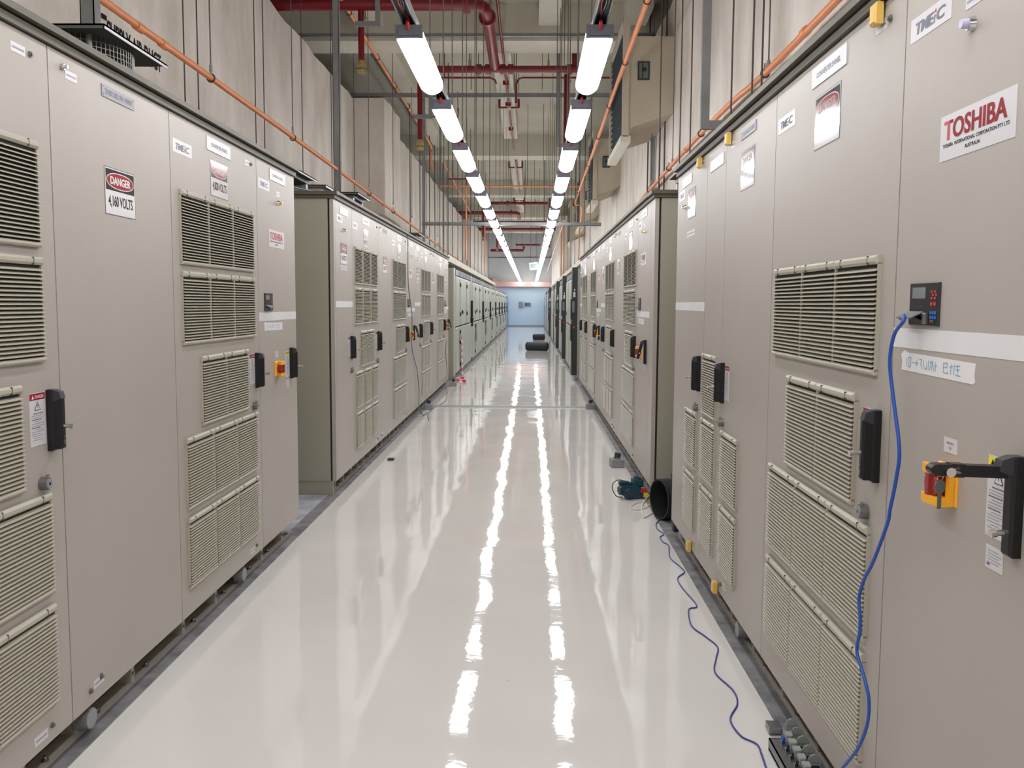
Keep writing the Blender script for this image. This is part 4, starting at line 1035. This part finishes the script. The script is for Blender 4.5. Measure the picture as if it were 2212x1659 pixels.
# ---------------------------------------------------------------- roof fans on the cabinets
def fan(x, y, zl, s, label, white=False, box=False):
    o = thing('roof_fan', label, 'fan', (x, y, 2.345), group='roof fans on the cabinets')
    h = zl - 2.345; r = s * 0.43
    if not box:
        c = MB()
        for k in range(1, 15):
            c.ring((0, 0, h * k / 15), r, 0.0022, 'mesh', 'z', 40, 4)
        for k in range(84):
            a = 2 * PI * k / 84; c.cyl((r * math.cos(a), r * math.sin(a), 0), (r * math.cos(a), r * math.sin(a), h), 0.0022, 'mesh', 4, caps=False)
        part(o, 'wire_cage', c)
        part(o, 'motor', MB().cyl((0, 0, 0), (0, 0, h * 0.85), r * 0.55, 'fandark', 24).cyl((0, 0, 0), (0, 0, h), r * 0.25, 'steel', 16))
        for k in range(4):
            a = PI / 4 + k * PI / 2; part(o, 'post', MB().cyl((r * 1.02 * math.cos(a), r * 1.02 * math.sin(a), 0), (r * 1.02 * math.cos(a), r * 1.02 * math.sin(a), h), 0.014, 'galvl', 6))
    else:
        part(o, 'motor', MB().cyl((0, 0, 0), (0, 0, h), r * 0.6, 'fandark', 20))
        for sx, sy in ((-1, -1), (1, -1), (1, 1), (-1, 1)): part(o, 'post', MB().box(sx * s * 0.36 - 0.03, sx * s * 0.36 + 0.03, sy * s * 0.36 - 0.03, sy * s * 0.36 + 0.03, 0, h, 'galvl'))
        part(o, 'collar', MB().box(-s * 0.4, s * 0.4, -s * 0.4, s * 0.4, 0, 0.02, 'lid').box(-s * 0.42, s * 0.42, -s * 0.42, s * 0.42, h - 0.04, h, 'lid' if not white else 'ivory'))
    l = MB().box(-s / 2, s / 2, -s / 2, s / 2, h, h + 0.008, 'lid')
    l.box(s / 2 - 0.004, s / 2, -s / 2, s / 2, h - 0.012, h + 0.008, 'ivory' if white else 'galvl').box(-s / 2, s / 2, -s / 2, -s / 2 + 0.004, h - 0.012, h + 0.008, 'lid')
    part(o, 'lid', l)
    return o
fan(-2.21, 4.36, 2.70, 0.69, 'round mesh roof fan under a flat dark lid, nearest on the left cabinets', white=True)
fan(-2.21, 7.62, 2.56, 0.68, 'roof fan with dark lid at the near end of left second group', box=True)
fan(-2.20, 8.60, 2.56, 0.68, 'roof fan with white edged lid, second on left second group', white=True, box=True)
fan(-2.06, 9.45, 2.60, 0.66, 'roof fan with dark lid, third on left second group', box=True)
fan(-2.10, 14.4, 2.58, 0.75, 'roof fan with dark lid near far end of left second group', box=True)
fan(1.46, 4.0, 2.53, 0.62, 'dark roof fan lid just showing above the nearest right cabinets', box=True)
fan(1.47, 5.3, 2.50, 0.5, 'grey boxed roof fan on the nearest right group, beneath orange conduit', box=True)
fan(1.45, 7.4, 2.54, 0.6, 'roof fan with dark lid at near end of the right second group', box=True)

# ---------------------------------------------------------------- things on the floor and cables
def black_pipe(p, q, ro, label, cat='pipe', ri=None):
    mb = MB().pipe(p, q, ro, ri or ro * 0.93, 'blackpipe', 'blackin', 40)
    return thing('black_pipe_offcut', label, cat, me=mb, group='black pipe offcuts lying on the floor')
def duct_roll(cx, cy, L, r, rz, label):
    o = thing('duct_roll', label, 'duct', (cx, cy, r), rz, 'black flexible duct rolls on the floor')
    mb = MB(); n = 14; N = 28; prof = []
    for i in range(N + 1):
        x = -L / 2 + L * i / N; e = min(1, (L / 2 - abs(x)) / (r * 0.35)); e = math.sqrt(max(0, 1 - (1 - e) ** 2)) if e < 1 else 1
        prof.append((x, r * (0.72 + 0.28 * e) * (1.0 if i % 2 else 0.975)))
    vs = []; k = 24
    for x, rr in prof:
        for j in range(k):
            a = 2 * PI * j / k; vs.append((x, rr * math.cos(a), max(-r * 0.97, rr * math.sin(a))))
    fs = [(i * k + j, i * k + (j + 1) % k, (i + 1) * k + (j + 1) % k, (i + 1) * k + j) for i in range(N) for j in range(k)]
    mb.add(vs, fs, 'blackpipe', True)
    part(o, 'sleeve', mb)
    for sx in (-1, 1): part(o, 'end_ring', MB().ring((sx * (L / 2 - 0.01), 0, 0), r * 0.62, r * 0.12, 'blackin', 'x', 24, 8).cyl((sx * (L / 2 - 0.04), 0, 0), (sx * (L / 2 - 0.02), 0, 0), r * 0.66, 'blackin', 20))
    return o
duct_roll(0.22, 29.1, 0.72, 0.145, -0.15, 'longer black duct roll lying across the aisle floor, nearer of two')
duct_roll(0.36, 37.9, 0.50, 0.13, 0.12, 'shorter black duct roll lying farther down the aisle floor')
black_pipe((0.905, 6.22, 0.15), (1.30, 6.36, 0.15), 0.142, 'short wide black pipe lying in the gap between right cabinet groups')

# teal power tool
o = thing('power_tool', 'dark teal corded power tool on the floor by the right cabinets', 'power tool', (0.80, 6.93, 0.0), 0.25)
b = MB()
b.prism([(-0.11, 0.05), (-0.06, 0.015), (0.02, 0.0), (0.08, 0.0), (0.10, 0.03), (0.09, 0.075), (0.03, 0.10), (-0.07, 0.115), (-0.11, 0.09)], 'y', -0.035, 0.035, 'teal')
b.cyl((-0.10, 0, 0.075), (-0.075, 0, 0.07), 0.042, 'dkgrey', 20)
part(o, 'housing', b)
part(o, 'handle', MB().tube(smooth([(-0.11, 0.0, 0.125), (-0.05, 0.0, 0.125), (0.0, 0.0, 0.105), (0.05, 0.0, 0.10)], 4), 0.017, 'teal', 10))
part(o, 'motor_block', MB().bev(0.0, 0.085, -0.03, 0.035, 0.09, 0.155, 'teal', 0.01).cyl((0.04, 0.0, 0.15), (0.045, 0.0, 0.17), 0.028, 'teal', 14))
part(o, 'dust_disc', MB().cyl((-0.045, -0.03, 0.05), (-0.045, -0.05, 0.045), 0.042, 'teal', 20).cyl((-0.045, -0.05, 0.045), (-0.045, -0.054, 0.045), 0.030, 'dkgrey', 20))
part(o, 'tag', MB().box(0.055, 0.10, -0.045, -0.036, 0.05, 0.085, 'btnred').box(0.075, 0.115, -0.050, -0.046, 0.015, 0.05, 'signyellow'), label='red and yellow tag')
part(o, 'cord', MB().tube(smooth([(-0.06, 0.0, 0.14), (-0.11, 0.02, 0.145), (-0.155, 0.01, 0.12), (-0.165, -0.01, 0.08), (-0.14, -0.03, 0.03), (-0.09, -0.03, 0.02)], 6), 0.004, 'darkrod', 7), label='dark looped cord')
part(o, 'cord', MB().tube(smooth([(0.08, -0.02, 0.06), (0.12, -0.03, 0.05), (0.13, -0.05, 0.02), (0.09, -0.07, 0.006)], 6), 0.004, 'darkrod', 7))

def cable(pts, r, m, label, name='cable', n=7, sub=7): return thing(name, label, 'cable', me=MB().tube(smooth(pts, sub), r, m, n))
zc = 0.006
cable([(1.004, 7.0, 0.02), (0.965, 7.0, 0.02), (0.901, 6.865, 0.012), (0.84, 6.632, zc), (0.813, 6.363, zc), (0.814, 6.275, zc), (0.886, 6.418, zc), (0.947, 6.554, 0.014), (0.928, 6.636, 0.014), (0.924, 6.749, 0.014), (0.964, 6.808, 0.014), (0.99, 6.75, 0.014)], 0.0055, 'whitecable', 'white cable loops beside the teal power tool')
cable([(0.874, 6.79, 0.014), (0.823, 6.76, zc), (0.768, 6.657, zc), (0.75, 6.545, zc), (0.802, 6.521, zc), (0.858, 6.577, zc), (0.906, 6.663, 0.012), (0.95, 6.70, 0.013)], 0.004, 'whitecable', 'flatter grey-white cable loop in front of the teal power tool')
zc = 0.004
fl_pts = [(0.955, 6.28, 0.012), (0.915, 6.2, 0.011), (0.872, 6.101, zc), (0.860, 5.95, zc), (0.885, 5.83, zc), (0.848, 5.744, zc), (0.850, 5.62, zc), (0.872, 5.542, zc), (0.84, 5.28, zc), (0.870, 5.08, zc), (0.875, 4.98, zc), (0.818, 4.86, zc), (0.818, 4.68, zc), (0.84, 4.47, zc), (0.835, 4.39, zc), (0.79, 4.35, zc), (0.765, 4.128, zc), (0.80, 4.0, zc), (0.832, 3.87, zc), (0.80, 3.74, zc), (0.765, 3.587, zc), (0.80, 3.42, zc), (0.79, 3.30, zc), (0.735, 3.17, zc), (0.744, 3.044, zc), (0.785, 2.985, zc), (0.782, 2.9, zc), (0.776, 2.80, zc), (0.80, 2.70, zc)]
cable(fl_pts, 0.0034, 'blueth', 'thin dark blue cable snaking along the floor beside the right row')
cable([(1.075, 6.55, 0.46), (1.055, 6.58, 0.38), (1.072, 6.6, 0.30), (1.05, 6.5, 0.22), (1.02, 6.42, 0.293)], 0.004, 'darkrod', 'thin dark cable hanging behind the black pipe')
bl = [(2.165, 1.478, .885), (2.124, 1.465, .868), (2.179, 1.431, .87), (2.211, 1.364, .875), (2.192, 1.276, .88), (2.145, 1.161, .88), (2.156, 1.086, .88), (2.179, 1.008, .878), (2.192, 0.968, .878), (2.267, 0.853, .877), (2.318, 0.79, .875), (2.348, 0.731, .875), (2.336, 0.685, .875), (2.335, 0.64, .875), (2.349, 0.584, .875), (2.297, 0.542, .875), (2.254, 0.494, .875), (2.259, 0.425, .875), (2.315, 0.333, .875), (2.42, 0.222, .875), (2.50, 0.12, .87), (2.60, 0.04, .86), (2.72, 0.012, .85)]
cable([(x, y, z) for y, z, x in bl], 0.0045, 'bluecable', 'bright blue cable hanging from the display of the nearest right cabinet', n=9)
cable([(-1.48, 10.9, 2.33), (-1.476, 10.91, 2.18), (-1.476, 10.93, 1.726), (-1.47, 11.2, 1.366), (-1.476, 11.25, 0.942), (-1.476, 11.72, 0.642), (-1.476, 11.94, 0.343), (-1.47, 11.87, 0.153), (-1.43, 11.9, 0.03), (-1.40, 12.3, 0.006)], 0.006, 'greycable', 'thin grey cable hanging down the second group of left cabinets')
cable([(-1.476, 15.9, 0.85), (-1.476, 15.72, 0.65), (-1.476, 16.0, 0.33), (-1.45, 15.6, 0.08), (-1.38, 15.0, 0.006), (-1.303, 13.823, 0.006), (-1.376, 12.959, 0.006), (-1.382, 12.2, 0.006), (-1.301, 11.5, 0.006)], 0.006, 'greycable', 'grey cable trailing onto the floor by the far left cabinets')
cable([(-1.62, 2.3, 2.36), (-1.62, 3.0, 2.37), (-1.58, 3.6, 2.36), (-1.7, 4.1, 2.36), (-1.85, 4.35, 2.4)], 0.006, 'greycable', 'pale cable lying on top of the nearest left cabinets')
cable([(-1.9, 6.3, 2.36), (-1.75, 6.95, 2.365), (-1.7, 7.4, 2.40), (-1.95, 7.6, 2.45)], 0.006, 'greycable', 'pale cable on the roof of the left second group')

# cable protector strip across the aisle and the floor sockets at its ends
thing('cable_protector', 'low grey cable protector strip crossing the aisle floor', 'cable cover', (-1.42, 13.10, 0.0), me=MB().prism([(-0.07, 0), (0.07, 0), (0.03, 0.022), (-0.03, 0.022)], 'x', 0, 2.28, 'swgrail'))
def socket(x, y, rz, label):
    o = thing('floor_socket', label, 'socket box', (x, y, 0), rz, 'grey floor socket boxes')
    part(o, 'box', MB().bev(-0.06, 0.06, -0.06, 0.06, 0.0, 0.075, 'galvl', 0.005))
    part(o, 'plug', MB().cyl((0.0, 0.0, 0.07), (0.01, 0.0, 0.13), 0.028, 'dkgrey', 12).box(-0.03, 0.03, -0.03, 0.03, 0.075, 0.09, 'galvl'))
socket(0.81, 8.30, 0.1, 'grey floor socket box with dark plug beside the right second group')
socket(-1.44, 12.75, 0, 'grey floor socket box at the left end of the cable protector')
socket(0.87, 12.95, 0.1, 'grey floor socket box at the right end of the cable protector')
socket(-1.40, 16.4, 0, 'grey block on the floor by the barrier tape')

# red and white barrier tape at the first left switchgear cubicle
o = thing('barrier_tape', 'red and white barrier tape hanging from the nearest left switchgear door', 'tape')
rr = random.Random(11)
px, pz = 18.75, 0.83
for k in range(12):
    z1 = pz - 0.068
    y1 = px + rr.uniform(-0.08, 0.12)
    part(o, 'strip', MB().add([(-1.43, px - 0.13, pz), (-1.43, px + 0.13, pz), (-1.425, y1 + 0.13, z1), (-1.425, y1 - 0.13, z1), (-1.432, px - 0.13, pz), (-1.432, px + 0.13, pz), (-1.427, y1 + 0.13, z1), (-1.427, y1 - 0.13, z1)], [(0, 1, 2, 3), (7, 6, 5, 4), (0, 4, 5, 1), (1, 5, 6, 2), (2, 6, 7, 3), (3, 7, 4, 0)], 'hazred' if k % 2 == 0 else 'hazwhite'))
    px, pz = y1, z1
o = thing('barrier_tape', 'crumpled red and white barrier tape lying on floor by left switchgear', 'tape')
for k in range(9):
    x, y = -1.44 + rr.uniform(-0.02, 0.15), 16.9 + k * 0.13
    part(o, 'strip', MB().prism([(x, y), (x + 0.07, y + 0.05), (x + 0.05, y + 0.16), (x - 0.02, y + 0.1)], 'z', 0.006, 0.02 + rr.uniform(0, 0.03), 'hazred' if k % 2 == 0 else 'hazwhite'))

# relay box by the near right corner
o = thing('relay_box', 'open metal box with relays and blue clips at bottom right corner', 'box', (0.87, 2.80, 0.0), 0.0)
part(o, 'tray', MB().box(-0.055, 0.05, -0.25, 0.15, 0.006, 0.014, 'steel').box(-0.055, -0.051, -0.25, 0.15, 0.0, 0.045, 'steel').box(-0.055, 0.05, 0.146, 0.15, 0.0, 0.045, 'steel').box(-0.055, -0.01, -0.25, 0.15, 0.041, 0.045, 'steel'))
for k in range(6):
    yy = 0.12 - k * 0.05
    r = part(o, 'relay', MB().bev(-0.012, 0.012, yy - 0.017, yy + 0.012, 0.045, 0.078, 'swgrail', 0.003).box(-0.02, -0.012, yy - 0.014, yy + 0.010, 0.045, 0.066, 'bluecable' if k < 1 else 'dkgrey').cyl((-0.024, yy - 0.01, 0.045), (-0.024, yy - 0.01, 0.056), 0.005, 'chrome', 8))
for k in range(5):
    yy = 0.21 - k * 0.062
    part(o, 'cover_disc', MB().prism([(0.05 + 0.022 * math.cos(a) - 0.012, 0.06 + 0.026 * math.sin(a)) for a in [2 * PI * i / 18 for i in range(18)]], 'y', yy - 0.004, yy, 'swgrail').text('o o o', 0.024, 0.052, 0.057, 0.062, yy - 0.0046, 'greyink'))
part(o, 'dark_block', MB().box(0.025, 0.052, -0.25, 0.10, 0.014, 0.05, 'ink'))
thing('steel_clip', 'small brown metal clip on the floor strip, by the relay box', 'clip', (0.868, 3.08, 0.0), me=MB().bev(-0.022, 0.022, -0.03, 0.03, 0.006, 0.03, 'steel', 0.006))
# dark block in gap in front of black pipe
thing('dark_block', 'small dark rubber block on the floor plate below the black pipe', 'block', (0.985, 5.93, 0.006), me=MB().bev(-0.03, 0.05, -0.06, 0.02, 0.0, 0.06, 'dkgrey', 0.01))
thing('rubber_foot', 'tiny dark rubber block on the floor by left second group', 'block', (-1.33, 8.55, 0.0), me=MB().bev(-0.03, 0.03, -0.03, 0.03, 0.0, 0.02, 'dkgrey', 0.006))

# ---------------------------------------------------------------- end of the aisle
o = thing('exit_sign', 'white hanging exit sign tilted beside the right light string, far away', 'sign', (0.115, 37.0, 3.04))
t = 0.14
part(o, 'panel', MB().bev(-0.175, 0.175, -0.03, 0.03, -0.16, 0.16, 'ivory', 0.01).rect(-0.15, 0.15, -0.12, 0.12, -0.031, 'white'), (0, 0, 0), (0, -t, 0))
part(o, 'pictogram', MB().box(-0.11, -0.085, -0.036, -0.0315, -0.07, 0.085, 'green').box(0.075, 0.10, -0.036, -0.0315, -0.07, 0.085, 'green').box(-0.085, 0.075, -0.036, -0.0315, 0.06, 0.085, 'green').box(-0.05, 0.04, -0.036, -0.0315, -0.01, 0.03, 'green').box(-0.05, -0.02, -0.036, -0.0315, -0.07, -0.02, 'green').box(0.02, 0.045, -0.036, -0.0315, -0.06, -0.02, 'green').text('[', -0.145, -0.125, -0.07, 0.08, -0.0315, 'green').text(']', 0.125, 0.145, -0.07, 0.08, -0.0315, 'green'), (0, 0, 0), (0, -t, 0))
part(o, 'hanger', MB().cyl((-0.12, 0, 0.14), (-0.12, 0, CEIL - 3.04), 0.008, 'rod', 6).cyl((0.12, 0, 0.16), (0.12, 0, CEIL - 3.04), 0.008, 'rod', 6))
o = thing('fire_beam', 'pale orange duct crossing the far end wall above the blue panels', 'duct', (-0.8, 60.85, 2.66))
part(o, 'duct', MB().bev(-1.9, 2.4, -0.1, 0.3, 0.06, 0.32, 'paleorange', 0.01)); part(o, 'lip', MB().box(-1.9, 2.4, -0.12, 0.3, 0.0, 0.06, 'paleorange')); part(o, 'flange', MB().bev(-1.75, -1.45, -0.16, 0.3, -0.02, 0.52, 'paleorange', 0.01))
thing('wall_box', 'pale grey box mounted on the blue end wall, left of two', 'box', (-0.65, 61.1, 1.28), me=MB().bev(-0.13, 0.13, -0.06, 0.05, 0, 0.38, 'galvl', 0.02))
o = thing('wall_notice', 'small framed dark notice on the blue end wall, right of two', 'notice', (-0.22, 61.1, 1.36))
part(o, 'frame', MB().box(-0.22, 0.24, -0.01, 0.05, 0, 0.24, 'galvl')); part(o, 'print', MB().box(-0.12, 0.0, -0.016, -0.01, 0.04, 0.20, 'dkgrey').box(0.03, 0.2, -0.016, -0.01, 0.04, 0.20, 'swghead'))
thing('conduit_run', 'thin grey conduit crossing high on the far end wall', 'conduit', me=MB().tube([(-2.88, 61.16, 4.6), (1.38, 61.16, 4.62)], 0.03, 'galv', 8))
